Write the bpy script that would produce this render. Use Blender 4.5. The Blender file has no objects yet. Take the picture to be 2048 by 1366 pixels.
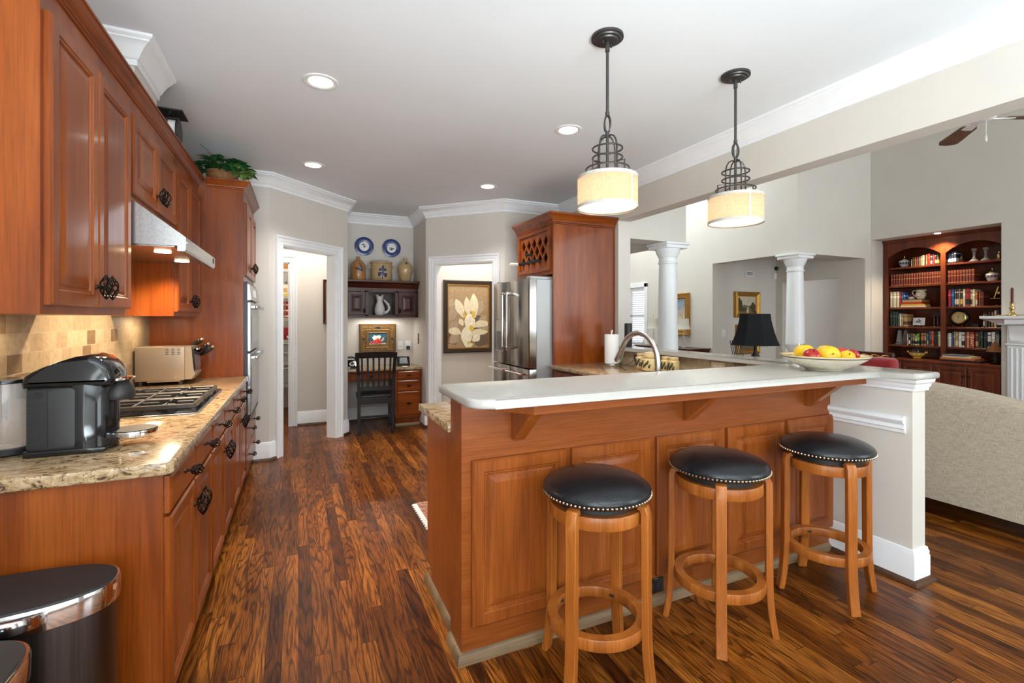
import bpy, bmesh, math, random
from mathutils import Vector, Matrix
random.seed(7)
SC = bpy.context.scene
COL = SC.collection
PI = math.pi

# ---------------------------------------------------------------- camera
cam = bpy.data.cameras.new('camera')
cam.lens = 950.0 / 2048 * 36
cam.sensor_width = 36
cam.shift_y = -46.5 / 2048
cam.clip_start = 0.02
camo = bpy.data.objects.new('camera', cam)
COL.objects.link(camo)
camo.location = (0, 0, 1.36)
camo.rotation_euler = (PI / 2, 0, -math.atan(427.5 / 950))
SC.camera = camo

# ---------------------------------------------------------------- view + world
SC.view_settings.view_transform = 'Standard'
SC.view_settings.look = 'None'
SC.view_settings.gamma = 1
SC.view_settings.use_curve_mapping = False
SC.view_settings.exposure = 1.2
W = bpy.data.worlds.new('daylight')
SC.world = W
W.use_nodes = True
W.node_tree.nodes['Background'].inputs[0].default_value = (0.82, 0.9, 1.0, 1)
W.node_tree.nodes['Background'].inputs[1].default_value = 1.0


# ---------------------------------------------------------------- lights
def area(name, loc, rot, sx, sy, power, col=(1, 1, 1), spread=PI):
    l = bpy.data.lights.new(name, 'AREA')
    l.shape = 'RECTANGLE'; l.size = sx; l.size_y = sy; l.energy = power; l.color = col; l.spread = spread
    o = bpy.data.objects.new(name, l); COL.objects.link(o)
    o.location = loc; o.rotation_euler = rot
    return o


def point(name, loc, power, col=(1, .85, .65), r=.03, parent=None):
    l = bpy.data.lights.new(name, 'POINT'); l.energy = power; l.color = col; l.shadow_soft_size = r
    o = bpy.data.objects.new(name, l); COL.objects.link(o); o.location = loc
    return o


def spot(name, loc, power, col=(1, .93, .82), ang=110, blend=.6, r=.05, rot=(0, 0, 0)):
    l = bpy.data.lights.new(name, 'SPOT'); l.energy = power; l.color = col
    l.spot_size = math.radians(ang); l.spot_blend = blend; l.shadow_soft_size = r
    o = bpy.data.objects.new(name, l); COL.objects.link(o); o.location = loc; o.rotation_euler = rot
    return o


DAY = (.83, .945, 1.0)
# daylight through the windows of the breakfast end behind the photographer, and of the family room, plus added fills
area('unseen_window_daylight', (1.0, -2.95, 1.35), (PI / 2, 0, 0), 3.6, 2.3, 18, DAY)
area('ceiling_fill_light', (.6, -2.55, .62), (PI / 2 + .92, 0, 0), 3.0, .8, 84, DAY, 1.9)  # unseen fill tilted up, added to brighten the ceiling
area('unseen_window_daylight', (5.7, -2.95, 2.3), (PI / 2, 0, 0), 3.0, 3.4, 80, DAY)
area('unseen_window_daylight', (-0.9, -1.4, 1.45), (PI / 2, 0, -PI / 2), 2.2, 1.7, 24, DAY)  # unseen left window, added to brighten the kitchen
area('ceiling_fill_light', (-.62, -1.2, .62), (PI / 2 + .8, 0, -PI / 2), 2.4, .7, 16, DAY)  # added low fill from the left, also tilted up
area('foyer_fill_light', (4.8, 6.6, 4.6), (0, 0, 0), 1.6, 2.6, 64, DAY)  # overhead fill added to lift the foyer and family room walls
area('dining_fill_light', (3.2, 7.2, 2.6), (0, 0, 0), .8, 2.0, 14, DAY)  # fill added below the dining ceiling
area('hallway_fill_light', (6.5, 4.75, 3.0), (0, 0, 0), .6, .6, 9, (1, .93, .82))  # hall and pantry lights: unseen fills added overhead, without fittings
area('back_hall_fill_light', (.1, 6.15, 2.68), (0, 0, 0), .3, .3, 7, (1, .93, .85))
area('side_hall_fill_light', (2.3, 6.0, 2.68), (0, 0, 0), .5, .3, 9, (1, .93, .85))
area('pantry_fill_light', (-.35, 6.95, 2.68), (0, 0, 0), .3, .3, 6, (1, .95, .88))


# ---------------------------------------------------------------- materials
def lin(c):
    return tuple((x / 12.92 if x <= .04045 else ((x + .055) / 1.055) ** 2.4) for x in c)


def rgb(r, g, b):
    return lin((r / 255, g / 255, b / 255)) + (1,)


def newmat(name):
    m = bpy.data.materials.new(name); m.use_nodes = True
    nt = m.node_tree
    return m, nt, nt.nodes['Principled BSDF']


def nd(nt, typ, **kw):
    n = nt.nodes.new('ShaderNode' + typ)
    for k, v in kw.items():
        if k.startswith('i_'):
            key = k[2:]
            n.inputs[int(key) if key.isdigit() else key].default_value = v
        else:
            setattr(n, k, v)
    return n


def ramp(nt, stops, interp='LINEAR'):
    r = nt.nodes.new('ShaderNodeValToRGB')
    cr = r.color_ramp
    cr.interpolation = interp
    while len(cr.elements) > 1:
        cr.elements.remove(cr.elements[-1])
    cr.elements[0].position = stops[0][0]; cr.elements[0].color = stops[0][1]
    for p, c in stops[1:]:
        e = cr.elements.new(p); e.color = c
    return r


def coords(nt, scale=(1, 1, 1), rot=(0, 0, 0)):
    t = nd(nt, 'TexCoord'); mp = nd(nt, 'Mapping')
    mp.inputs['Scale'].default_value = scale; mp.inputs['Rotation'].default_value = rot
    nt.links.new(t.outputs['Object'], mp.inputs['Vector'])
    return mp.outputs[0]


def mixc(nt, a, b, fac, mode='MIX'):
    m = nt.nodes.new('ShaderNodeMix'); m.data_type = 'RGBA'; m.blend_type = mode
    for sock, val in ((m.inputs[6], a), (m.inputs[7], b), (m.inputs[0], fac)):
        if hasattr(val, 'is_output'):
            nt.links.new(val, sock)
        else:
            sock.default_value = val
    return m.outputs[2]


def mth(nt, op, a, b=None):
    m = nt.nodes.new('ShaderNodeMath'); m.operation = op
    for i, v in enumerate((a, b)):
        if v is None:
            continue
        if hasattr(v, 'is_output'):
            nt.links.new(v, m.inputs[i])
        else:
            m.inputs[i].default_value = v
    return m.outputs[0]


def bump(nt, b, h, strength=.1, dist=.002):
    bn = nd(nt, 'Bump'); bn.inputs['Strength'].default_value = strength; bn.inputs['Distance'].default_value = dist
    nt.links.new(h, bn.inputs['Height']); nt.links.new(bn.outputs[0], b.inputs['Normal'])


def pm(name, col, rough=.5, metal=0., coat=0., var=.0, vscale=8., bmp=0., bscale=200., spec=.5, trans=0., ior=1.45, emit=None, estr=0., sheen=0.):
    """plain surface with a faint procedural variation"""
    m, nt, b = newmat(name)
    b.inputs['Base Color'].default_value = col
    b.inputs['Roughness'].default_value = rough
    b.inputs['Metallic'].default_value = metal
    b.inputs['Coat Weight'].default_value = coat
    b.inputs['Coat Roughness'].default_value = .08
    b.inputs['Specular IOR Level'].default_value = spec
    b.inputs['Transmission Weight'].default_value = trans
    b.inputs['IOR'].default_value = ior
    b.inputs['Sheen Weight'].default_value = sheen
    if emit:
        b.inputs['Emission Color'].default_value = emit; b.inputs['Emission Strength'].default_value = estr
    c = coords(nt)
    n = nd(nt, 'TexNoise'); n.inputs['Scale'].default_value = vscale; n.inputs['Detail'].default_value = 3
    nt.links.new(c, n.inputs['Vector'])
    v = max(var, .02)
    lo = tuple(x * (1 - v) for x in col[:3]) + (1,); hi = tuple(min(1, x * (1 + v)) for x in col[:3]) + (1,)
    r = ramp(nt, [(.3, lo), (.7, hi)])
    nt.links.new(n.outputs[0], r.inputs[0]); nt.links.new(r.outputs[0], b.inputs['Base Color'])
    if bmp:
        n2 = nd(nt, 'TexNoise'); n2.inputs['Scale'].default_value = bscale
        nt.links.new(c, n2.inputs['Vector']); bump(nt, b, n2.outputs[0], bmp)
    return m


def wood(name, dark, mid, light, axis=2, s=1.0, rough=.3, coat=.14, fine=.3, spec=.35):
    m, nt, b = newmat(name)
    sc = [9 * s] * 3; sc[axis] = .8 * s
    n = nd(nt, 'TexNoise'); n.inputs['Scale'].default_value = 1; n.inputs['Detail'].default_value = 4; n.inputs['Distortion'].default_value = .6
    nt.links.new(coords(nt, sc), n.inputs['Vector'])
    r = ramp(nt, [(.25, dark), (.5, mid), (.78, light)])
    nt.links.new(n.outputs[0], r.inputs[0])
    sf = [160 * s] * 3; sf[axis] = 5 * s
    f = nd(nt, 'TexNoise'); f.inputs['Scale'].default_value = 1; f.inputs['Detail'].default_value = 2
    nt.links.new(coords(nt, sf), f.inputs['Vector'])
    fr = ramp(nt, [(.3, (1 - fine, 1 - fine, 1 - fine, 1)), (.65, (1, 1, 1, 1))])
    nt.links.new(f.outputs[0], fr.inputs[0])
    nt.links.new(mixc(nt, r.outputs[0], fr.outputs[0], 1.0, 'MULTIPLY'), b.inputs['Base Color'])
    b.inputs['Roughness'].default_value = rough; b.inputs['Coat Weight'].default_value = coat; b.inputs['Coat Roughness'].default_value = .1
    b.inputs['Specular IOR Level'].default_value = spec
    bump(nt, b, f.outputs[0], .03, .001)
    return m


def floor_mat():
    m, nt, b = newmat('oak_strip_floor')
    t = nd(nt, 'TexCoord'); sx = nd(nt, 'SeparateXYZ'); nt.links.new(t.outputs['Object'], sx.inputs[0])
    X, Y = sx.outputs[0], sx.outputs[1]
    xs = mth(nt, 'DIVIDE', X, .06); xi = mth(nt, 'FLOOR', xs); xf = mth(nt, 'FRACT', xs)
    wn = nd(nt, 'TexWhiteNoise', noise_dimensions='1D'); nt.links.new(xi, wn.inputs['W'])
    ys = mth(nt, 'DIVIDE', mth(nt, 'ADD', Y, mth(nt, 'MULTIPLY', wn.outputs[0], 7.3)), 1.05)
    yi = mth(nt, 'FLOOR', ys); yf = mth(nt, 'FRACT', ys)
    cb = nd(nt, 'CombineXYZ'); nt.links.new(xi, cb.inputs[0]); nt.links.new(yi, cb.inputs[1])
    w2 = nd(nt, 'TexWhiteNoise', noise_dimensions='2D'); nt.links.new(cb.outputs[0], w2.inputs['Vector'])
    idv = w2.outputs[0]
    base = ramp(nt, [(0, rgb(92, 46, 12)), (.3, rgb(122, 66, 18)), (.65, rgb(146, 83, 26)), (1, rgb(170, 103, 38))])
    nt.links.new(idv, base.inputs[0])
    # cathedral figure: contour lines of a stretched noise, different on every board
    g = nd(nt, 'CombineXYZ'); nt.links.new(mth(nt, 'MULTIPLY', X, 10.0), g.inputs[0]); nt.links.new(mth(nt, 'MULTIPLY', Y, .95), g.inputs[1])
    nt.links.new(mth(nt, 'MULTIPLY', idv, 60.0), g.inputs[2])
    n = nd(nt, 'TexNoise'); n.inputs['Scale'].default_value = 1; n.inputs['Detail'].default_value = 2.2; n.inputs['Roughness'].default_value = .45; n.inputs['Distortion'].default_value = .35
    nt.links.new(g.outputs[0], n.inputs['Vector'])
    rings = mth(nt, 'FRACT', mth(nt, 'MULTIPLY', n.outputs[0], 13.0))
    rr = ramp(nt, [(0, (.12, .1, .09, 1)), (.13, (.2, .17, .15, 1)), (.26, (.85, .83, .8, 1)), (.7, (1.05, 1.04, 1.0, 1)), (.9, (.8, .75, .7, 1)), (1, (.14, .12, .1, 1))])
    nt.links.new(rings, rr.inputs[0])
    # straight pores
    f = nd(nt, 'TexNoise'); f.inputs['Scale'].default_value = 1; f.inputs['Detail'].default_value = 2
    fc = nd(nt, 'CombineXYZ'); nt.links.new(mth(nt, 'MULTIPLY', X, 260.0), fc.inputs[0]); nt.links.new(mth(nt, 'MULTIPLY', Y, 11.0), fc.inputs[1]); nt.links.new(mth(nt, 'MULTIPLY', idv, 40.0), fc.inputs[2])
    nt.links.new(fc.outputs[0], f.inputs['Vector'])
    fr = ramp(nt, [(.34, (.32, .27, .23, 1)), (.56, (1, 1, 1, 1))]); nt.links.new(f.outputs[0], fr.inputs[0])
    bl = nd(nt, 'TexNoise'); bl.inputs['Scale'].default_value = 2.2; bl.inputs['Detail'].default_value = 2; nt.links.new(t.outputs['Object'], bl.inputs['Vector'])
    blr = ramp(nt, [(.3, (.58, .55, .52, 1)), (.62, (1.08, 1.07, 1.05, 1))]); nt.links.new(bl.outputs[0], blr.inputs[0])
    c = mixc(nt, base.outputs[0], rr.outputs[0], .74, 'MULTIPLY')
    c = mixc(nt, c, fr.outputs[0], .95, 'MULTIPLY')
    c = mixc(nt, c, blr.outputs[0], 1.0, 'MULTIPLY')
    gx = mth(nt, 'LESS_THAN', mth(nt, 'ABSOLUTE', mth(nt, 'SUBTRACT', xf, .5)), .488)
    gy = mth(nt, 'LESS_THAN', mth(nt, 'ABSOLUTE', mth(nt, 'SUBTRACT', yf, .5)), .4985)
    gap = mth(nt, 'MULTIPLY', gx, gy)
    c = mixc(nt, rgb(52, 28, 14), c, gap)
    nt.links.new(c, b.inputs['Base Color'])
    b.inputs['Roughness'].default_value = .32; b.inputs['Coat Weight'].default_value = .04; b.inputs['Coat Roughness'].default_value = .16; b.inputs['Specular IOR Level'].default_value = .2
    h = mth(nt, 'ADD', mth(nt, 'MULTIPLY', gap, .8), mth(nt, 'MULTIPLY', f.outputs[0], .25))
    bump(nt, b, h, .12, .001)
    return m


def granite_mat(name, scale=(14, 26, 26), rot=(0, 0, 0), warm=1.0):
    m, nt, b = newmat(name)
    c = coords(nt, scale, rot)
    n = nd(nt, 'TexNoise'); n.inputs['Scale'].default_value = 1; n.inputs['Detail'].default_value = 8; n.inputs['Roughness'].default_value = .68; n.inputs['Distortion'].default_value = 2.2
    nt.links.new(c, n.inputs['Vector'])
    r = ramp(nt, [(.32, rgb(40, 30, 26)), (.40, rgb(96, 74, 56)), (.46, rgb(158, 130, 96)), (.54, rgb(184, 158, 122)), (.72, rgb(196, 180, 156))])
    nt.links.new(n.outputs[0], r.inputs[0])
    v = nd(nt, 'TexVoronoi'); v.inputs['Scale'].default_value = 2.3; nt.links.new(c, v.inputs['Vector'])
    vr = ramp(nt, [(0, (.72, .66, .6, 1)), (.45, (1, .97, .93, 1)), (1, (1, 1, 1, 1))]); nt.links.new(v.outputs[0], vr.inputs[0])
    sp = nd(nt, 'TexNoise'); sp.inputs['Scale'].default_value = 210; sp.inputs['Detail'].default_value = 1
    nt.links.new(coords(nt), sp.inputs['Vector'])
    sr = ramp(nt, [(.28, (.3, .26, .24, 1)), (.38, (1, 1, 1, 1))]); nt.links.new(sp.outputs[0], sr.inputs[0])
    cc = mixc(nt, mixc(nt, r.outputs[0], vr.outputs[0], .8, 'MULTIPLY'), sr.outputs[0], 1.0, 'MULTIPLY')
    nt.links.new(cc, b.inputs['Base Color'])
    b.inputs['Roughness'].default_value = .14
    return m


def tile_mat(name, comp):
    m, nt, b = newmat(name)
    t = nd(nt, 'TexCoord'); s = nd(nt, 'SeparateXYZ'); nt.links.new(t.outputs['Object'], s.inputs[0])
    cb = nd(nt, 'CombineXYZ'); nt.links.new(s.outputs[comp], cb.inputs[0]); nt.links.new(s.outputs[2], cb.inputs[1])
    br = nd(nt, 'TexBrick'); nt.links.new(cb.outputs[0], br.inputs['Vector'])
    br.inputs['Color1'].default_value = (0, 0, 0, 1); br.inputs['Color2'].default_value = (1, 1, 1, 1); br.inputs['Mortar'].default_value = (.45, .45, .45, 1)
    br.inputs['Scale'].default_value = 1; br.inputs['Brick Width'].default_value = .112; br.inputs['Row Height'].default_value = .0765; br.inputs['Mortar Size'].default_value = .0022
    br.offset = .5
    r = ramp(nt, [(0, rgb(112, 88, 64)), (.15, rgb(120, 96, 70)), (.18, rgb(158, 136, 108)), (.5, rgb(172, 152, 124)), (.8, rgb(150, 128, 100)), (1, rgb(176, 158, 132))])
    nt.links.new(br.outputs['Color'], r.inputs[0])
    n = nd(nt, 'TexNoise'); n.inputs['Scale'].default_value = 38; n.inputs['Detail'].default_value = 5; nt.links.new(t.outputs['Object'], n.inputs['Vector'])
    nr = ramp(nt, [(.3, (.74, .7, .66, 1)), (.55, (1, 1, 1, 1))]); nt.links.new(n.outputs[0], nr.inputs[0])
    c = mixc(nt, r.outputs[0], nr.outputs[0], .8, 'MULTIPLY')
    c = mixc(nt, c, rgb(160, 144, 120), br.outputs['Fac'])
    nt.links.new(c, b.inputs['Base Color']); b.inputs['Roughness'].default_value = .55
    bump(nt, b, mth(nt, 'ADD', mth(nt, 'MULTIPLY', br.outputs['Fac'], -1.0), mth(nt, 'MULTIPLY', n.outputs[0], .3)), .25, .002)
    return m


def brushed(name, col, rough=.28, axis=2, amt=.25):
    m, nt, b = newmat(name)
    sc = [180] * 3; sc[axis] = 3
    n = nd(nt, 'TexNoise'); n.inputs['Scale'].default_value = 1; n.inputs['Detail'].default_value = 2
    nt.links.new(coords(nt, sc), n.inputs['Vector'])
    r = ramp(nt, [(.3, tuple(x * (1 - amt) for x in col[:3]) + (1,)), (.7, col)])
    nt.links.new(n.outputs[0], r.inputs[0]); nt.links.new(r.outputs[0], b.inputs['Base Color'])
    b.inputs['Metallic'].default_value = 1; b.inputs['Roughness'].default_value = rough
    return m


def band_mat(name, col, bcol, bands, axis=2, rough=.5):
    """one colour with bands of another across an axis (object space)"""
    m, nt, b = newmat(name)
    t = nd(nt, 'TexCoord'); s = nd(nt, 'SeparateXYZ'); nt.links.new(t.outputs['Object'], s.inputs[0])
    tot = None
    for lo, hi in bands:
        k = mth(nt, 'MULTIPLY', mth(nt, 'GREATER_THAN', s.outputs[axis], lo), mth(nt, 'LESS_THAN', s.outputs[axis], hi))
        tot = k if tot is None else mth(nt, 'MAXIMUM', tot, k)
    n = nd(nt, 'TexNoise'); n.inputs['Scale'].default_value = 60; nt.links.new(t.outputs['Object'], n.inputs['Vector'])
    r = ramp(nt, [(.3, tuple(x * .85 for x in col[:3]) + (1,)), (.7, col)]); nt.links.new(n.outputs[0], r.inputs[0])
    nt.links.new(mixc(nt, r.outputs[0], bcol, tot), b.inputs['Base Color'])
    b.inputs['Roughness'].default_value = rough
    return m


def weave(name, c1, c2, s=700., rough=.9, emit=0.):
    m, nt, b = newmat(name)
    c = coords(nt)
    cols = []
    for sc in ((s, s, 30), (25, 25, s)):
        n = nd(nt, 'TexNoise'); n.inputs['Scale'].default_value = 1; n.inputs['Detail'].default_value = 2
        nt.links.new(coords(nt, sc), n.inputs['Vector']); cols.append(n.outputs[0])
    f = mth(nt, 'MULTIPLY', mth(nt, 'ADD', cols[0], cols[1]), .5)
    r = ramp(nt, [(.36, c1), (.6, c2)]); nt.links.new(f, r.inputs[0])
    nt.links.new(r.outputs[0], b.inputs['Base Color']); b.inputs['Roughness'].default_value = rough
    b.inputs['Specular IOR Level'].default_value = .2
    bump(nt, b, f, .25, .001)
    if emit:
        nt.links.new(r.outputs[0], b.inputs['Emission Color']); b.inputs['Emission Strength'].default_value = emit
    return m


M = {}
M['wall'] = pm('beige_wall_paint', (.66, .615, .555, 1), .62, var=.015, vscale=3, bmp=.02, bscale=400)
M['ceil'] = pm('ceiling_paint', (.795, .825, .85, 1), .8, var=.015, vscale=2)
M['trim'] = pm('white_trim_paint', (.86, .865, .875, 1), .3, var=.01)
M['floor'] = floor_mat()
CH = (rgb(106, 44, 7), rgb(140, 65, 14), rgb(164, 84, 25))
M['cherry'] = wood('cherry_vertical_grain', *CH, axis=2)
M['cherryx'] = wood('cherry_grain_across_x', *CH, axis=0)
M['cherryy'] = wood('cherry_grain_across_y', *CH, axis=1)
M['alder'] = wood('stained_bar_panel', rgb(122, 59, 20), rgb(150, 77, 27), rgb(172, 96, 40), axis=2, coat=.08, spec=.3)
M['alderx'] = wood('stained_bar_rail', rgb(128, 64, 23), rgb(147, 76, 28), rgb(160, 88, 36), axis=0, coat=.08, spec=.3)
M['darkcherry'] = wood('dark_cherry', rgb(50, 17, 7), rgb(72, 27, 12), rgb(92, 38, 18), axis=2)
M['bookwood'] = wood('bookcase_wood', rgb(80, 32, 14), rgb(112, 49, 23), rgb(132, 64, 33), axis=2, coat=.1)
M['shoe'] = wood('oak_shoe_moulding', rgb(96, 72, 50), rgb(132, 106, 78), rgb(150, 124, 94), axis=0, rough=.5, coat=0)
M['shoed'] = wood('dark_oak_shoe_moulding', rgb(58, 36, 22), rgb(84, 54, 34), rgb(100, 68, 45), axis=1, rough=.5, coat=0)
M['stool'] = wood('honey_oak_stool', rgb(140, 74, 24), rgb(170, 96, 36), rgb(190, 116, 52), axis=2, s=1.4, rough=.35, coat=.08, spec=.35)
M['granite'] = granite_mat('gold_granite', (15, 30, 30), (0, 0, .5))
M['granite2'] = granite_mat('gold_granite_bar', (12, 34, 34))
M['quartz'] = pm('white_quartz', (.455, .437, .40, 1), .16, var=.03, vscale=40)
M['tilel'] = tile_mat('travertine_tile_left', 1)
M['steel'] = brushed('brushed_steel', (.56, .54, .50, 1), .24, 2)
M['steelh'] = brushed('brushed_steel_level', (.52, .52, .52, 1), .27, 1)
M['nickel'] = brushed('satin_nickel', (.62, .60, .57, 1), .3, 2, .1)
M['chrome'] = pm('chrome', (.82, .82, .83, 1), .06, metal=1)
M['fridgeside'] = pm('grey_appliance_side', rgb(168, 168, 168), .4, metal=.3)
M['bronze'] = pm('oil_rubbed_bronze', rgb(48, 38, 32), .35, metal=.8, var=.2, vscale=60)
M['iron'] = pm('grey_iron', rgb(78, 76, 75), .4, metal=.7, var=.1, vscale=50)
M['black'] = pm('gloss_black_plastic', (.008, .008, .009, 1), .08, coat=.4)
M['blackm'] = pm('matt_black', (.02, .02, .021, 1), .5)
M['darkgrey'] = pm('charcoal_plastic', rgb(42, 40, 40), .42)
M['leather'] = pm('black_leather', (.011, .012, .014, 1), .26, var=.15, vscale=30, bmp=.12, bscale=320)
M['brass'] = pm('aged_brass', (.62, .45, .18, 1), .25, metal=1)
M['nail'] = pm('antique_brass_nail', (.62, .54, .4, 1), .25, metal=1)
M['gold'] = pm('gilt_frame', rgb(176, 128, 54), .35, metal=.6, var=.35, vscale=60, bmp=.4, bscale=90)
M['goldd'] = pm('dark_gilt_frame', rgb(112, 84, 46), .4, metal=.4, var=.5, vscale=70, bmp=.5, bscale=90)
M['white'] = pm('white_plastic', (.8, .8, .78, 1), .35)
M['paper'] = pm('white_paper', (.82, .82, .8, 1), .9, bmp=.1, bscale=150)
M['glass'] = pm('clear_glass', (1, 1, 1, 1), .02, trans=1, ior=1.45, var=0)
M['smoke'] = pm('clear_tank_plastic', (.78, .8, .82, 1), .05, trans=.9, ior=1.2)
M['sofa'] = weave('oatmeal_sofa_fabric', rgb(156, 140, 120), rgb(196, 182, 162), 420)
M['lampshade'] = pm('cream_pleated_shade', rgb(206, 198, 184), .8)
M['blackshade'] = pm('black_silk_shade', (.008, .0085, .010, 1), .75, bmp=.05, bscale=500, spec=.15)
M['red'] = pm('crimson_velvet', rgb(150, 16, 26), .7, var=.15, vscale=20, sheen=.4)
M['blackwood'] = pm('black_painted_wood', rgb(18, 18, 20), .35, var=.1, vscale=30)
M['toaster'] = pm('champagne_steel', rgb(150, 134, 116), .38, metal=.4, var=.03)
M['stone'] = pm('tan_stoneware', rgb(186, 158, 116), .3, var=.12, vscale=14, coat=.3)
M['stoneb'] = pm('brown_stoneware', rgb(168, 118, 66), .3, var=.25, vscale=9, coat=.3)
M['cobalt'] = pm('cobalt_slip', rgb(50, 58, 92), .35)
M['stonew'] = pm('cream_outlet_plate', rgb(214, 190, 158), .4)
M['ceramic'] = pm('white_ceramic', (.82, .81, .78, 1), .2)
M['led'] = pm('lit_lens', (1, 1, 1, 1), .5, emit=(1, .97, .92, 1), estr=4.0)
M['warmled'] = pm('lit_warm_lens', (1, 1, 1, 1), .5, emit=(1, .8, .5, 1), estr=5.0)


# ---------------------------------------------------------------- mesh builder
def ident(a, b, c):
    return (a, b, c)


class MB:
    """collects shapes into one mesh"""
    def __init__(s):
        s.bm = bmesh.new()

    def box(s, x0, x1, y0, y1, z0, z1, bev=0., seg=1, M=None):
        T = Matrix.Translation(((x0 + x1) / 2, (y0 + y1) / 2, (z0 + z1) / 2)) @ Matrix.Diagonal((abs(x1 - x0), abs(y1 - y0), abs(z1 - z0), 1))
        if M is not None:
            T = M @ T
        r = bmesh.ops.create_cube(s.bm, size=1, matrix=T)
        if bev:
            es = list({e for v in r['verts'] for e in v.link_edges})
            bmesh.ops.bevel(s.bm, geom=es, offset=bev, segments=seg, affect='EDGES', profile=.5)
        return s

    def rings(s, rings, closed=False, cap=True):
        """bridge equal length vertex rings"""
        R = [[s.bm.verts.new(p) for p in r] for r in rings]
        n = len(R[0])
        m = len(R)
        for i in range(m if closed else m - 1):
            a, b = R[i], R[(i + 1) % m]
            for k in range(n):
                try:
                    s.bm.faces.new((a[k], a[(k + 1) % n], b[(k + 1) % n], b[k]))
                except ValueError:
                    pass
        if cap and not closed:
            s.bm.faces.new(R[0][::-1]); s.bm.faces.new(R[-1])
        return s

    def cyl(s, p0, p1, r0, r1=None, seg=16, cap=True):
        r1 = r0 if r1 is None else r1
        p0, p1 = Vector(p0), Vector(p1)
        d = (p1 - p0).normalized()
        u = d.orthogonal().normalized(); v = d.cross(u)
        return s.rings([[p + u * (r * math.cos(2 * PI * k / seg)) + v * (r * math.sin(2 * PI * k / seg)) for k in range(seg)] for p, r in ((p0, r0), (p1, r1))], cap=cap)

    def lathe(s, prof, c=(0, 0, 0), seg=24, M=None, sx=1., sy=1., cap=True):
        c = Vector(c)
        R = []
        for r, z in prof:
            ring = []
            for k in range(seg):
                p = Vector((sx * r * math.cos(2 * PI * k / seg), sy * r * math.sin(2 * PI * k / seg), z))
                if M is not None:
                    p = M @ p
                ring.append(c + p)
            R.append(ring)
        return s.rings(R, cap=cap)

    def tube(s, pts, r, seg=8, closed=False, flat=None):
        pts = [Vector(p) for p in pts]
        n = len(pts)
        rs = r if isinstance(r, (list, tuple)) else [r] * n
        R = []
        u = None
        for i in range(n):
            if closed:
                d = (pts[(i + 1) % n] - pts[i - 1]).normalized()
            else:
                d = (pts[min(i + 1, n - 1)] - pts[max(i - 1, 0)]).normalized()
            if u is None:
                u = d.orthogonal().normalized()
                if abs(d.z) < .9:
                    u = d.cross(Vector((0, 0, 1))).normalized()
            else:
                u = (u - d * u.dot(d))
                u = u.normalized() if u.length > 1e-6 else d.orthogonal().normalized()
            v = d.cross(u)
            fl = flat or (1, 1)
            R.append([pts[i] + u * (rs[i] * fl[0] * math.cos(2 * PI * k / seg)) + v * (rs[i] * fl[1] * math.sin(2 * PI * k / seg)) for k in range(seg)])
        return s.rings(R, closed=closed)

    def prism(s, poly, h0, h1, mp=ident, bev=0., seg=1):
        """poly in (a,b), extruded over h; mp maps (a,b,h) to space"""
        A = [s.bm.verts.new(mp(a, b, h0)) for a, b in poly]
        B = [s.bm.verts.new(mp(a, b, h1)) for a, b in poly]
        n = len(poly)
        fs = [s.bm.faces.new(A[::-1]), s.bm.faces.new(B)]
        for k in range(n):
            fs.append(s.bm.faces.new((A[k], A[(k + 1) % n], B[(k + 1) % n], B[k])))
        if bev:
            es = list(set(fs[0].edges) | set(fs[1].edges))
            bmesh.ops.bevel(s.bm, geom=es, offset=bev, segments=seg, affect='EDGES', profile=.5)
        return s

    def sweep(s, path, prof, mp=ident, closed=False, z=None):
        """profile (out, up) carried along a 2-D path with mitred corners; out is to the right of travel"""
        P = [Vector(p) for p in path]
        n = len(P)
        R = []
        for i in range(n):
            dn = (P[(i + 1) % n] - P[i]).normalized() if (closed or i < n - 1) else None
            dp = (P[i] - P[i - 1]).normalized() if (closed or i > 0) else None
            dn = dn or dp; dp = dp or dn
            na = Vector((dp.y, -dp.x)); nb = Vector((dn.y, -dn.x))
            mvec = (na + nb) / (1 + na.dot(nb))
            R.append([mp(P[i].x + mvec.x * o, P[i].y + mvec.y * o, h) for o, h in prof])
        return s.rings(R, closed=closed)

    def ball(s, c, r, seg=16, ring=10, M=None):
        r = r if isinstance(r, (tuple, list)) else (r, r, r)
        c = Vector(c)
        R = []
        for i in range(1, ring):
            t = -PI / 2 + PI * i / ring
            row = []
            for k in range(seg):
                a = 2 * PI * k / seg
                p = Vector((r[0] * math.cos(t) * math.cos(a), r[1] * math.cos(t) * math.sin(a), r[2] * math.sin(t)))
                row.append(c + (M @ p if M is not None else p))
            R.append(row)
        return s.rings(R)

    def panel(s, o, u, v, n, w, h, steps, cap=True):
        """nested rectangles: steps (inset, height along n) -> framed panel"""
        o, u, v, n = Vector(o), Vector(u), Vector(v), Vector(n)
        R = []
        for ins, d in steps:
            R.append([o + u * a + v * b + n * d for a, b in ((ins, ins), (w - ins, ins), (w - ins, h - ins), (ins, h - ins))])
        return s.rings(R, cap=cap)

    def door(s, o, u, v, n, w, h, fw=.055, t=.02):
        """raised panel door"""
        return s.panel(o, u, v, n, w, h, [(0, 0), (0, t - .006), (.007, t), (fw - .014, t), (fw - .010, t - .004), (fw - .004, t - .004), (fw, t - .011), (fw + .005, t - .011), (fw + .012, t - .006), (fw + .034, t - .001), (min(w, h) / 2 - .001, t - .001)] if min(w, h) > 2 * fw + .08 else [(0, 0), (0, t - .008), (.014, t), (min(w, h) / 2 - .002, t)])

    def plate(s, poly3):
        s.bm.faces.new([s.bm.verts.new(p) for p in poly3]); return s

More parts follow.
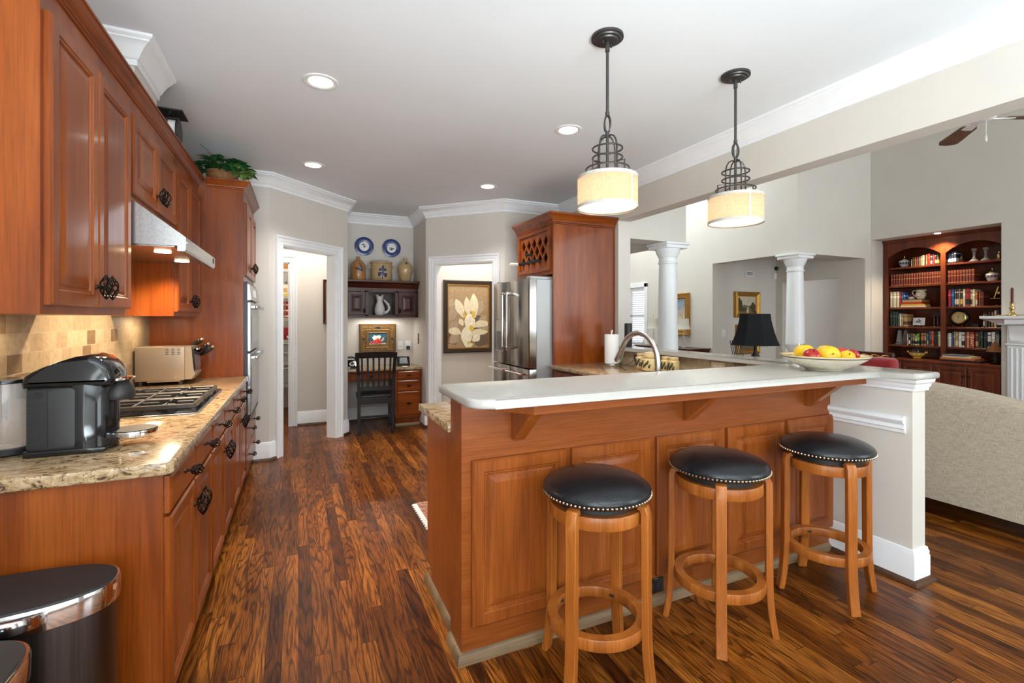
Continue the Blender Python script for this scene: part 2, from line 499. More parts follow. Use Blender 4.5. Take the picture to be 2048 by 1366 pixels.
    def build(s, name, mat, parent=None, smooth=40, loc=None):
        bm = s.bm
        bmesh.ops.recalc_face_normals(bm, faces=bm.faces[:])
        off = Vector((0, 0, 0))
        if parent is not None:
            p = parent
            while p is not None:
                off += p.location; p = p.parent
        elif loc is not None:
            off = Vector(loc)
        for v in bm.verts:
            v.co -= off
        me = bpy.data.meshes.new(name); bm.to_mesh(me); bm.free()
        if smooth:
            me.polygons.foreach_set('use_smooth', [True] * len(me.polygons))
            me.set_sharp_from_angle(angle=math.radians(smooth))
        me.materials.append(M[mat] if isinstance(mat, str) else mat)
        o = bpy.data.objects.new(name, me); COL.objects.link(o)
        if parent is not None:
            o.parent = parent
        elif loc is not None:
            o.location = loc
        return o


def tag(o, label, cat, group=None, kind=None):
    o['label'] = label; o['category'] = cat
    if group: o['group'] = group
    if kind: o['kind'] = kind
    return o


def thing(name, label, cat, loc=(0, 0, 0), group=None):
    o = bpy.data.objects.new(name, None); COL.objects.link(o)
    o.location = loc; o.empty_display_size = .05
    return tag(o, label, cat, group)


def struct(o):
    o['kind'] = 'structure'
    return o


def dup(root, loc, rz=None, label=None, mats=None):
    r = root.copy(); COL.objects.link(r); r.location = loc
    if rz is not None: r.rotation_euler = (0, 0, rz)
    if label: r['label'] = label
    for ch in list(root.children):
        c = ch.copy(); COL.objects.link(c); c.parent = r
        for g in list(ch.children):
            d = g.copy(); COL.objects.link(d); d.parent = c
    return r


def arc(cx, cy, r, a0, a1, n):
    return [(cx + r * math.cos(math.radians(a0 + (a1 - a0) * i / n)), cy + r * math.sin(math.radians(a0 + (a1 - a0) * i / n))) for i in range(n + 1)]


def wall(name, p0, p1, z0, z1, thick=.12, holes=(), mat='wall'):
    """wall from p0 to p1, body on the left of travel; holes (s0,s1,z0,z1)"""
    p0 = Vector(p0); p1 = Vector(p1); d = (p1 - p0); L = d.length; d.normalize(); n = Vector((-d.y, d.x))
    Mx = Matrix(((d.x, n.x, 0, p0.x), (d.y, n.y, 0, p0.y), (0, 0, 1, 0), (0, 0, 0, 1)))
    m = MB()
    xs = sorted({0, L} | {h[0] for h in holes} | {h[1] for h in holes})
    for a, b in zip(xs[:-1], xs[1:]):
        zz = [(z0, z1)]
        for h in holes:
            if h[0] <= a + 1e-6 and h[1] >= b - 1e-6:
                new = []
                for lo, hi in zz:
                    if h[2] > lo: new.append((lo, min(h[2], hi)))
                    if h[3] < hi: new.append((max(h[3], lo), hi))
                zz = new
        for lo, hi in zz:
            if hi - lo > 1e-4:
                m.box(a, b, 0, thick, lo, hi, M=Mx)
    return struct(m.build(name, mat, smooth=0))


CROWN = [(0, -.132), (.014, -.132), (.014, -.104), (.022, -.1), (.026, -.092), (.036, -.074), (.052, -.05), (.07, -.034), (.078, -.03), (.078, -.022), (.088, -.018), (.094, -.012), (.094, 0), (0, 0)]
BASE = [(0, 0), (.016, 0), (.016, .128), (.013, .136), (.014, .150), (.010, .160), (.008, .172), (0, .176)]
SHOE = [(.016, 0), (.036, 0), (.034, .012), (.026, .022), (.016, .026)]
CASE = [(0, 0), (0, .018), (.012, .02), (.016, .014), (.03, .014), (.034, .018), (.062, .02), (.068, .028), (.088, .03), (.09, 0)]


def casing(name, p0, d, s0, s1, ztop, n, jamb=.12, front=True):
    """door casing on a wall: p0 origin, d along, n out of the wall; opening s0..s1, 0..ztop"""
    p0 = Vector(p0); d = Vector(d); n = Vector(n)
    mp = lambda a, b, h: (p0.x + d.x * a + n.x * h, p0.y + d.y * a + n.y * h, b)
    m = MB()
    # travelling up left, across, down right: outside is on the left, so mirror the profile
    prof = [(-o, h) for o, h in CASE]
    m.sweep([(s0, 0), (s0, ztop), (s1, ztop), (s1, 0)], prof, mp)
    for a, b in ((s0 - .004, s0 + .014), (s1 - .014, s1 + .004)):
        m.prism([(a, 0), (b, 0), (b, ztop), (a, ztop)], -jamb, .004, mp)
    m.prism([(s0, ztop - .014), (s1, ztop - .014), (s1, ztop + .004), (s0, ztop + .004)], -jamb, .004, mp)
    return struct(m.build(name, 'trim'))


def cage_pull(parent, p, n, axis, name='pull', L=.082, R=.017, stem=.03):
    """twisted birdcage knob in dark bronze on a stem"""
    p = Vector(p); n = Vector(n); ax = Vector(axis); sd = n.cross(ax)
    c = p + n * stem
    m = MB()
    m.cyl(p, p + n * .006, .009, .007, 10)
    m.cyl(p + n * .004, c - n * .006, .0045, .0045, 8)
    for k in range(6):
        pts = []
        for i in range(11):
            t = i / 10
            r = R * math.sin(PI * t) ** .8 + .0015
            a = 2 * PI * k / 6 + t * 2.6
            pts.append(c + ax * ((t - .5) * L) + sd * (r * math.cos(a)) + n * (r * math.sin(a)))
        m.tube(pts, .0026, 5)
    for e in (-1, 1):
        m.ball(c + ax * (e * L / 2), .0045, 8, 5)
    return m.build(name, 'bronze', parent)


# ================================================================ SETTING
struct(MB().box(-2, 9, -3.2, 9.3, -.06, 0).build('floor', 'floor', smooth=0))
CEIL = 2.74
struct(MB().box(-1.2, 3.11, -3.2, 9.2, CEIL, CEIL + .1).build('ceiling', 'ceil', smooth=0))
struct(MB().box(3.0, 9, -3.2, 9.3, 5.2, 5.3).build('ceiling_family_room', 'ceil', smooth=0))
LX = -.985
RX = 2.96
R2 = math.sqrt(.5)
A0, B0, B1 = (LX, 5.10), (-.255, 5.10), (.53, 5.885)
N1, N2, C0, C1, D1 = (.53, 6.57), (1.455, 6.57), (1.455, 5.86), (2.205, 5.11), (RX, 5.11)
wall('wall_left', (LX, -3), (LX, 5.22), 0, CEIL)
wall('wall_back_left', A0, B0, 0, CEIL)
wall('wall_diagonal_left', B0, B1, 0, CEIL, .12, [(.154, .914, 0, 2.085)])
wall('wall_niche_left', B1, N1, 0, CEIL, .06)
wall('wall_niche_back', N1, N2, 0, CEIL)
wall('wall_niche_right', N2, C0, 0, CEIL, .06)
wall('wall_diagonal_right', C0, C1, 0, CEIL, .12, [(.14, .915, 0, 2.035)])
wall('wall_back_right', C1, D1, 0, CEIL)
wall('wall_right', (RX, 9), (RX, 3.95), 0, 5.2, .15)
wall('wall_right_header', (RX, 3.95), (RX, -3), 2.35, 5.2, .15)
wall('wall_rear', (RX, -3), (LX, -3), 0, CEIL)
# crown moulding round the kitchen
struct(MB().sweep([(LX, 5.10), B0, B1, N1, N2, C0, C1, D1, (RX, -3)], CROWN, lambda a, b, h: (a, b, CEIL + h)).build('trim_1', 'trim', smooth=30))
# boxed chase over the hood with its own piece of crown
struct(MB().box(LX, -.74, 2.915, 3.32, 2.2, CEIL).build('wall_chase', 'wall', smooth=0))
struct(MB().sweep([(LX, 2.915), (-.74, 2.915), (-.74, 3.32)], CROWN, lambda a, b, h: (a, b, CEIL + h)).build('trim_2', 'trim', smooth=30))
# door casings
dB, nB = (R2, R2), (R2, -R2)
dC, nC = (R2, -R2), (-R2, -R2)
casing('door_1', B0, dB, .154, .914, 2.085, nB)
casing('door_2', C0, dC, .14, .915, 2.035, nC)
# hall behind the left doorway, pantry behind it
wall('wall_hall_back', (LX, 6.6), (.47, 6.6), 0, CEIL, .12, [(.25, .885, 0, 2.06)])
casing('door_3', (LX, 6.6), (1, 0), .25, .885, 2.06, (0, -1))
wall('wall_hall_left', (LX, 5.22), (LX, 8.0), 0, CEIL)
wall('wall_pantry_back', (LX, 8.0), (.6, 8.0), 0, CEIL)
wall('wall_pantry_right', (.06, 8.0), (.06, 6.72), 0, CEIL, .08)
# hall behind the right doorway
wall('wall_side_hall', (1.515, 6.52), (RX, 6.52), 0, CEIL, .1)


def along(p, d, s):
    return (p[0] + d[0] * s, p[1] + d[1] * s)


def base(name, paths, shoe='shoed'):
    m = MB(); k = MB()
    for p in paths:
        m.sweep(p, BASE); k.sweep(p, SHOE)
    o = struct(m.build(name, 'trim', smooth=30))
    s = struct(k.build('trim_shoe', shoe, smooth=50))
    return o


base('baseboard_back', [[(-.40, 5.10), B0, along(B0, dB, .064)], [along(B0, dB, 1.004), B1, N1, N2, C0, along(C0, dC, .05)], [along(C0, dC, 1.005), C1, D1]])
base('baseboard_hall', [[(-.01, 6.6), (.47, 6.6)]])
base('baseboard_side_hall', [[(1.52, 6.52), (2.95, 6.52)]])

# ---- half wall at the end of the bar, with base, chair rail and cap moulding
KX0, KX1, KY = 2.865, 2.98, 1.375
struct(MB().box(KX0, KX1, KY, 3.95, 0, 1.048).build('wall_half', 'wall', smooth=0))
KPATH = [(KX0, 1.785), (KX0, KY), (KX1, KY), (KX1, 3.9)]
base('baseboard_half', [KPATH])
struct(MB().sweep(KPATH, [(0, .985), (.012, .987), (.012, 1.0), (.017, 1.006), (.020, 1.022), (.03, 1.032), (.032, 1.048), (0, 1.048)]).build('trim_3', 'trim', smooth=30))
struct(MB().sweep([(KX0, 1.785), (KX0, 1.405)], [(0, .763), (.010, .766), (.012, .782), (.018, .788), (.014, .798), (.012, .808), (.024, .818), (.030, .832), (.026, .846), (.012, .852), (0, .853)]).build('trim_4', 'trim', smooth=30))
# tiled splashbacks
struct(MB().box(LX, LX + .008, 1.785, 4.19, .914, 1.75).build('wall_left_splashback', 'tilel', smooth=0))
struct(MB().box(KX0 - .008, KX0, 1.93, 3.95, .914, 1.048).build('wall_half_splashback', 'tilel', smooth=0))

# ---- family room, foyer and dining room beyond
HB = 2.19
wall('wall_beam_front', (3.11, 4.0), (3.91, 4.0), HB, 5.2, .24)
wall('wall_beam_side', (3.91, 4.24), (3.91, 9.1), HB, 5.2, .24)
struct(MB().box(3.11, 3.67, 4.24, 9.1, 2.74, 2.8).build('ceiling_dining', 'ceil', smooth=0))
wall('wall_foyer_end', (3.0, 9.1), (6.0, 9.1), 0, 5.2)
wall('wall_foyer_right', (5.76, 9.1), (5.76, 4.24), 0, 5.2, .16, [(1.2, 2.2, .87, 1.93), (3.75, 4.86, 0, HB)])
wall('wall_family_back', (5.76, 4.0), (8.1, 4.0), 0, 5.2, .24, [(0, 1.41, 0, HB)])
wall('wall_alcove_back', (5.92, 5.35), (7.33, 5.35), 0, 2.8)
wall('wall_alcove_right', (7.17, 5.35), (7.17, 4.24), 0, 2.8, .12, [(.115, .99, 0, 1.95)])
struct(MB().box(5.92, 8.3, 4.24, 5.6, 2.6, 2.7).build('ceiling_alcove', 'ceil', smooth=0))
wall('wall_inner_hall', (8.1, 5.6), (8.1, 4.24), 0, 2.7)
wall('wall_family_right', (7.3, 4.0), (7.3, -3), 0, 5.2, .12, [(.01, 1.355, 0, 2.45)])
struct(MB().box(7.42, 8.1, 2.525, 4.0, 2.45, 2.55).box(7.42, 8.1, 2.525, 2.645, 0, 2.45).box(7.98, 8.1, 2.645, 4.0, 0, 2.45).build('wall_bookcase_recess', 'wall', smooth=0))
wall('wall_family_rear', (7.3, -3), (3.11, -3), 0, 5.2)


def column(name, x, y, label):
    t = thing(name, label, 'column', (x, y, 0), 'white round columns')
    prof = [(.125, .17), (.128, .20), (.118, .215)]
    for i in range(13):
        k = i / 12
        prof.append((.116 - .022 * k ** 1.7, .22 + 1.74 * k))
    prof += [(.104, 1.965), (.106, 1.98), (.096, 1.985), (.096, 2.03), (.104, 2.035), (.108, 2.05), (.122, 2.075), (.134, 2.11), (.136, 2.125)]
    MB().lathe(prof, (x, y, 0), 32).build('shaft', 'trim', t)
    MB().box(x - .15, x + .15, y - .15, y + .15, 2.125, 2.165, .006).box(x - .165, x + .165, y - .165, y + .165, 2.163, HB, .005).build('capital', 'trim', t)
    MB().box(x - .15, x + .15, y - .15, y + .15, 0, .12, .004).lathe([(.15, .12), (.152, .145), (.13, .17)], (x, y, 0), 32).build('base', 'trim', t)


column('column', 3.76, 4.12, 'white round column by the sink end of the ledge, in front of the two small lamps')
column('column', 5.89, 4.12, 'white round column at the foyer corner, seen beside the black lamp shade')


# windows behind the photographer (they light the room)
def winframe(name, o, u, w, h, n):
    """frame with bars; o lower left, u along, n into the room"""
    o = Vector(o); u = Vector(u); n = Vector(n)
    m = MB()
    mp = lambda a, b, c: tuple(o + u * a + Vector((0, 0, b)) + n * c)
    for a0, a1, b0, b1 in [(-.09, 0, -.09, h + .09), (w, w + .09, -.09, h + .09), (0, w, h, h + .09), (0, w, -.09, 0)] + [(w * k / 4 - .03, w * k / 4 + .03, 0, h) for k in (1, 2, 3)]:
        m.prism([(a0, b0), (a1, b0), (a1, b1), (a0, b1)], 0, .08, mp)
    return struct(m.build(name, 'trim', smooth=0))


winframe('window_1', (2.8, -3, .2), (-1, 0, 0), 3.6, 2.3, (0, 1, 0))
winframe('window_2', (7.2, -3, .6), (-1, 0, 0), 3.0, 3.4, (0, 1, 0))
# dining room window with blinds
o = struct(MB().box(5.74, 5.76, 6.82, 6.90, .80, 2.0, .003).box(5.74, 5.76, 7.9, 7.98, .80, 2.0, .003).box(5.74, 5.76, 6.82, 7.98, 1.93, 2.01, .003).box(5.72, 5.76, 6.80, 8.0, .80, .87, .003)
           .box(5.84, 5.87, 6.9, 7.9, .87, .92).box(5.84, 5.87, 6.9, 7.9, 1.38, 1.42).box(5.84, 5.87, 7.38, 7.42, .87, 1.93).build('window_3', 'trim', smooth=0))
t = thing('window_blind', 'white horizontal slat blind in the dining room window left of the first column', 'blind', (5.79, 7.4, .87))
MB().box(5.765, 5.82, 6.91, 7.89, 1.86, 1.92, .004).build('headrail', 'white', t)
m = MB()
for i in range(24):
    z = .90 + i * .04
    m.box(5.77, 5.815, 6.92, 7.88, z, z + .004, M=Matrix.Translation((5.79, 0, z)) @ Matrix.Rotation(.35, 4, 'Y') @ Matrix.Translation((-5.79, 0, -z)))
m.build('slats', 'white', t)


# ================================================================ KITCHEN, LEFT RUN
def base_cab(y0, y1, label, near=False):
    t = thing('base_cabinet', label, 'cabinet', (LX + .3, (y0 + y1) / 2, 0), 'cherry base cabinets on the left')
    m = MB().box(LX + .01, -.385, y0, y1, .10, .874, .001).box(LX + .01, -.46, y0 + .004, y1 - .004, 0, .10)
    m.build('carcass', 'cherry', t, smooth=0)
    mid = (y0 + y1) / 2
    for a, b, side in ((y0 + .012, mid - .006, 1), (mid + .006, y1 - .012, -1)):
        d = MB().panel((-.385, a, .745), (0, 1, 0), (0, 0, 1), (1, 0, 0), b - a, .118, [(0, 0), (0, .014), (.010, .02), (.05, .02)]).build('drawer', 'cherryy', t, smooth=12)
        cage_pull(d, (-.365, (a + b) / 2, .822), (1, 0, 0), (0, 1, 0), 'knob', .05, .017, .038)
        d = MB().door((-.385, a, .155), (0, 1, 0), (0, 0, 1), (1, 0, 0), b - a, .578).build('door', 'cherry', t, smooth=12)
        cage_pull(d, (-.365, (b - .03) if side > 0 else (a + .03), .645), (1, 0, 0), (0, 0, 1))
    return t


base_cab(1.80, 2.60, 'cherry base cabinet at the near end of the left run, under the coffee machine')
base_cab(2.60, 3.40, 'cherry base cabinet of the left run, directly under the gas cooktop')
base_cab(3.40, 4.188, 'cherry base cabinet of the left run, next to the tall oven cabinet')

o = MB().prism([(LX + .009, 1.772), (-.372, 1.772), (-.355, 1.789), (-.355, 4.188), (LX + .009, 4.188)], .875, .914, bev=.007, seg=3).build('countertop', 'granite')
tag(o, 'gold and cream granite countertop along the left cabinets', 'countertop')


def upper_cab(y0, y1, z0, label, cornice=True):
    t = thing('wall_cabinet', label, 'cabinet', (LX + .15, (y0 + y1) / 2, z0), 'cherry wall cabinets over the left counter')
    F = -.68
    m = MB().box(LX + .002, F, y0, y1, z0, 2.40, .001)
    m.build('carcass', 'cherry', t, smooth=0)
    mid = (y0 + y1) / 2
    for a, b, side in ((y0 + .022, mid - .003, 1), (mid + .003, y1 - .012, -1)):
        d = MB().door((F, a, z0 + .028), (0, 1, 0), (0, 0, 1), (1, 0, 0), b - a, 2.265 - z0 - .028, .058).build('door', 'cherry', t, smooth=12)
        cage_pull(d, (F + .02, (b - .028) if side > 0 else (a + .028), z0 + .10), (1, 0, 0), (0, 0, 1))
    prof = [(0, 2.340), (.006, 2.342), (.006, 2.350), (.012, 2.353), (.012, 2.359), (.020, 2.365), (.030, 2.376), (.037, 2.388), (.039, 2.392), (.046, 2.393), (.046, 2.402), (0, 2.402)]
    path = [(F, y1), (F, y0)][::-1]
    if near_end(y0):
        path = [(LX + .002, y0), (F, y0), (F, y1)]
    MB().sweep(path, prof).build('cornice', 'cherryy', t, smooth=18)
    return t


def near_end(y):
    return abs(y - 1.81) < .001


upper_cab(1.81, 2.572, 1.372, 'tall cherry wall cabinet nearest the camera, left of the range hood')
upper_cab(2.574, 3.418, 1.885, 'short cherry wall cabinet directly above the steel range hood')
upper_cab(3.42, 4.188, 1.372, 'tall cherry wall cabinet between the hood and the oven cabinet')

# range hood
t = thing('range_hood', 'stainless steel under-cabinet range hood with lit lamps above the cooktop', 'range hood', (-.75, 3.0, 1.66))
yA, yB = 2.585, 3.412
mp = lambda a, b, h: (a, h, b)
MB().prism([(LX + .012, 1.882), (-.675, 1.882), (-.655, 1.874), (-.475, 1.735), (-.467, 1.728), (-.467, 1.674), (-.474, 1.665), (-.50, 1.665), (-.50, 1.69), (LX + .03, 1.69), (LX + .03, 1.665), (LX + .012, 1.665)], yA, yB, mp).build('canopy', 'steelh', t, smooth=30)
MB().box(LX + .04, -.515, yA + .02, yB - .02, 1.684, 1.689).build('filter_panel', 'steel', t)
for y in (2.80, 3.22):
    MB().cyl((-.60, y, 1.686), (-.60, y, 1.679), .034, .034, 20).build('lamp_lens', 'warmled', t)
    spot('hood_lamp', (-.62, y, 1.665), 17, (1, .78, .5), 150, .7, .03)
m = MB()
for i in range(3):
    m.box(-.4675, -.4655, 3.335 + i * .016, 3.345 + i * .016, 1.690, 1.720)
m.build('switches', 'darkgrey', t)
MB().box(-.4675, -.4655, 2.60, 2.64, 1.70, 1.712).build('badge', 'chrome', t)

# weak fill lights added under the wall cabinets, no fittings there
for y, p in ((2.2, 1.2),):
    area('under_cabinet_fill', (LX + .09, y, 1.362), (0, .25, 0), .04, .12, p * .35, (1, .78, .48))
area('under_cabinet_fill', (LX + .12, 3.8, 1.365), (0, .1, 0), .05, .3, .8, (1, .8, .52))

# tall oven cabinet
OY0, OY1, OF = 4.19, 5.09, -.385
t = thing('oven_cabinet', 'tall cherry cabinet holding the wall ovens at the far end of the left run', 'cabinet', (-.68, 4.64, 0))
MB().box(LX + .002, OF, OY0, OY0 + .04, .10, 2.40, .001).box(LX + .002, OF, OY1 - .04, OY1, .10, 2.40, .001).box(LX + .002, OF, OY0 + .04, OY1 - .04, .10, .545).box(LX + .002, OF, OY0 + .04, OY1 - .04, 1.65, 2.40).box(LX + .002, LX + .02, OY0 + .04, OY1 - .04, .545, 1.65).box(LX + .002, -.45, OY0 + .004, OY1 - .004, 0, .10).build('carcass', 'cherry', t, smooth=0)
midy = (OY0 + OY1) / 2
for a, b, s_ in ((OY0 + .02, midy - .003, 1), (midy + .003, OY1 - .02, -1)):
    d = MB().door((OF, a, 1.695), (0, 1, 0), (0, 0, 1), (1, 0, 0), b - a, .565).build('door', 'cherry', t, smooth=12)
    cage_pull(d, (OF + .02, (b - .03) if s_ > 0 else (a + .03), 1.785), (1, 0, 0), (0, 0, 1))
for z0, z1 in ((.32, .535), (.12, .305)):
    d = MB().panel((OF, OY0 + .015, z0), (0, 1, 0), (0, 0, 1), (1, 0, 0), OY1 - OY0 - .03, z1 - z0, [(0, 0), (0, .014), (.012, .02), (.06, .02)]).build('drawer', 'cherryy', t, smooth=12)
    for y in (4.45, 4.85):
        cage_pull(d, (OF + .02, y, (z0 + z1) / 2 + .03), (1, 0, 0), (0, 1, 0), 'knob', .05, .015, .036)
prof = [(0, 2.345), (.006, 2.347), (.006, 2.355), (.014, 2.359), (.015, 2.365), (.024, 2.374), (.034, 2.386), (.041, 2.395), (.043, 2.399), (.050, 2.400), (.050, 2.410), (0, 2.410)]
MB().sweep([(-.628, OY0), (OF, OY0), (OF, OY1 - .001)], prof).build('cornice', 'cherryy', t, smooth=18)

t = thing('double_oven', 'black edged stainless double wall oven built into the tall cabinet', 'oven', (-.40, 4.64, .56))
bluedark = pm('oven_black_trim', rgb(44, 52, 60), .3)
M['oventrim'] = bluedark
MB().box(-.95, OF + .022, OY0 + .0425, OY1 - .0425, .548, 1.647, .002).build('frame', 'oventrim', t, smooth=0)
mp = lambda a, b, h: (a, h, b)
MB().prism([(-.364, 1.50), (-.338, 1.505), (-.349, 1.625), (-.364, 1.628)], OY0 + .05, OY1 - .05, mp).build('control_panel', 'steel', t, smooth=20)
MB().prism([(-.3425, 1.53), (-.3405, 1.53), (-.3455, 1.60), (-.3475, 1.60)], 4.50, 4.80, mp).build('display', 'white', t)
for z0, z1 in ((1.10, 1.485), (.60, 1.085)):
    d = MB().box(-.364, -.340, OY0 + .052, OY1 - .052, z0, z1, .003).build('oven_door', 'steelh', t, smooth=0)
    MB().box(-.341, -.3385, OY0 + .13, OY1 - .13, z0 + .06, z1 - .11, .001).build('window', 'black', d, smooth=0)
    h = MB()
    h.box(-.312, -.292, OY0 + .07, OY1 - .07, z1 - .05, z1 - .022, .006, 2)
    for y in (OY0 + .10, OY1 - .12):
        h.box(-.342, -.305, y, y + .02, z1 - .046, z1 - .026, .002)
    h.build('handle', 'steelh', d)
MB().box(-.364, -.345, OY0 + .05, OY1 - .05, .555, .592, .002).build('vent', 'darkgrey', t)

# cooktop
t = thing('gas_cooktop', 'stainless gas cooktop with dark cast grates set into the left granite counter', 'cooktop', (-.68, 3.01, .914))
MB().box(-.945, -.425, 2.625, 3.42, .914, .920, .002).build('rim', 'steel', t)
MB().box(-.938, -.432, 2.632, 3.412, .919, .926, .002).build('plate', 'black', t)
for k in range(3):
    ya, yb = 2.64 + k * .222, 2.64 + (k + 1) * .222 - .006
    g = MB()
    za, zb = .948, .962
    for x0, x1, y0, y1 in ((-.93, -.44, ya, ya + .016), (-.93, -.44, yb - .016, yb), (-.93, -.914, ya, yb), (-.456, -.44, ya, yb), (-.69, -.676, ya, yb)):
        g.box(x0, x1, y0, y1, za - .008, zb, .003)
    for xc in (-.80, -.565):
        ym = (ya + yb) / 2
        for dx, dy in ((1, 0), (-1, 0), (0, 1), (0, -1)):
            ex, ey = (.105, 0) if dx else (0, (yb - ya) / 2 - .008)
            g.box(min(xc + dx * .035, xc + dx * ex) - (.005 if dy else 0), max(xc + dx * .035, xc + dx * ex) + (.005 if dy else 0), min(ym + dy * .035, ym + dy * ey) - (.005 if dx else 0), max(ym + dy * .035, ym + dy * ey) + (.005 if dx else 0), za, zb, .002)
    for x in (-.925, -.685, -.45):
        for y in (ya + .004, yb - .014):
            g.box(x - .006, x + .006, y, y + .011, .925, .95)
    g.build('grate', 'iron', t, smooth=20)
    for xc in (-.80, -.565):
        b = MB().lathe([(.05, .925), (.05, .932), (.034, .934), (.034, .942), (.0305, .945)], (xc, (ya + yb) / 2, 0), 24).build('burner', 'darkgrey', t)
        MB().cyl((xc, (ya + yb) / 2, .944), (xc, (ya + yb) / 2, .949), .028, .026, 20).build('burner_cap', 'iron', b)
for i in range(4):
    x = -.88 + i * .125
    MB().cyl((x, 3.362, .926), (x, 3.362, .938), .023, .021, 18).box(x - .03, x + .03, 3.355, 3.369, .936, .952, .003).build('knob', 'white', t)

# capsule coffee machine
t = thing('coffee_machine', 'glossy black capsule coffee machine at the near end of the left counter', 'coffee machine', (-.68, 2.08, .914))
mp = lambda a, b, h: (a, h, b)
ya, yb = 2.0, 2.165
MB().prism([(-.79, .928), (-.66, .928), (-.655, .95), (-.655, 1.135), (-.788, 1.135)], ya + .004, yb - .004, mp, bev=.012, seg=3).build('body', 'darkgrey', t)
MB().prism([(-.795, .915), (-.59, .915), (-.585, .93), (-.795, .934)], ya, yb, mp, bev=.004, seg=2).build('foot', 'black', t)
MB().lathe([(.079, .916), (.08, .93), (.08, 1.14), (.074, 1.15)], (-.652, 2.0825, 0), 40).build('brewing_column', 'black', t)
top = [(-.798, 1.132), (-.802, 1.15), (-.795, 1.174), (-.775, 1.19), (-.72, 1.212), (-.67, 1.232), (-.635, 1.237), (-.605, 1.226), (-.58, 1.20), (-.568, 1.168), (-.566, 1.145), (-.572, 1.132)]
MB().prism(top, ya - .002, yb + .002, mp, bev=.022, seg=4).build('lid', 'black', t)
MB().lathe([(.040, 1.078), (.043, 1.085), (.043, 1.10), (.038, 1.122), (.026, 1.138), (.001, 1.145)], (-.570, 2.0825, 0), 28, sy=1.15).build('outlet_hood', 'darkgrey', t)
MB().box(-.66, -.578, 2.045, 2.12, .95, 1.09, .01, 2).build('front_panel', 'darkgrey', t)
MB().lathe([(.052, 1.142), (.058, 1.146), (.058, 1.152), (.05, 1.154)], (-.586, 2.0825, 0), 32).build('lever_ring', 'chrome', t)
c = MB().lathe([(.054, .944), (.064, .948), (.067, .962), (.066, .968)], (-.530, 2.0825, 0), 36, sx=1.05).build('cup_support', 'chrome', t)
MB().lathe([(.001, .967), (.061, .967), (.063, .9705), (.001, .9705)], (-.530, 2.0825, 0), 36, sx=1.05).build('drip_grid', 'blackm', c)
MB().box(-.592, -.57, 2.06, 2.105, .93, .955, .003).build('bracket', 'black', t)
v = MB()
for i in range(44):
    v.box(-.785, -.734, ya + .001, ya + .006, .945 + i * .0042, .945 + i * .0042 + .0028)
vp = v.build('vent_panel', 'darkgrey', t, smooth=0)
MB().cyl((-.757, ya - .0005, 1.11), (-.757, ya + .006, 1.11), .0115, .0115, 20).build('cord_port', 'black', vp)
tk = MB().lathe([(.062, .936), (.064, .95), (.064, 1.148)], (-.872, 2.105, 0), 32, cap=False).lathe([(.0585, 1.148), (.0585, .94), (.001, .94)], (-.872, 2.105, 0), 32, cap=False).build('water_tank', 'smoke', t)
MB().lathe([(.066, 1.148), (.067, 1.152), (.064, 1.160), (.02, 1.163)], (-.872, 2.105, 0), 32).build('tank_lid', 'black', tk)
MB().lathe([(.058, .915), (.066, .92), (.066, .934), (.06, .937)], (-.872, 2.105, 0), 32).build('tank_base', 'blackm', t)

# toaster oven
t = thing('toaster_oven', 'champagne coloured toaster oven on the left counter behind the cooktop', 'toaster oven', (-.82, 3.9, .914))
mp = lambda a, b, h: (a, h, b)
ya, yb = 3.80, 4.03
MB().prism([(-.965, .945), (-.695, .945), (-.695, 1.168), (-.965, 1.168)], ya, yb, mp, bev=.004, seg=2).build('case', 'toaster', t)
MB().prism([(-.695, .948), (-.655, .948), (-.632, .985), (-.645, 1.0), (-.655, 1.168), (-.695, 1.168)], ya + .002, yb - .002, mp, bev=.003).build('front_frame', 'toaster', t, smooth=25)
d = MB().prism([(-.640, 1.010), (-.634, 1.012), (-.646, 1.152), (-.651, 1.152)], ya + .015, yb - .015, mp).build('glass_door', 'black', t)
MB().box(-.636, -.624, ya + .03, yb - .03, 1.142, 1.156, .004, 2).build('handle', 'chrome', d)
MB().prism([(-.652, .952), (-.630, .986), (-.627, .984), (-.649, .950)], ya + .03, yb - .04, mp).build('control_strip', 'steelh', t)
v = MB()
for i in range(3):
    for k in range(4):
        v.box(-.80 + i * .032, -.782 + i * .032, ya - .0008, ya + .001, 1.118 + k * .011, 1.122 + k * .011)
v.build('side_vents', 'blackm', t)
v = MB()
for x in (-.93, -.75):
    v.cyl((x, ya - .004, .962), (x, ya + .001, .962), .005, .006, 12)
v.box(-.90, -.72, ya + .004, yb - .004, .937, .946)
v.build('bolts', 'toaster', t)
for x in (-.94, -.72):
    for y in (ya + .02, yb - .03):
        MB().cyl((x, y, .914), (x, y, .946), .012, .014, 12).build('foot', 'blackm', t)

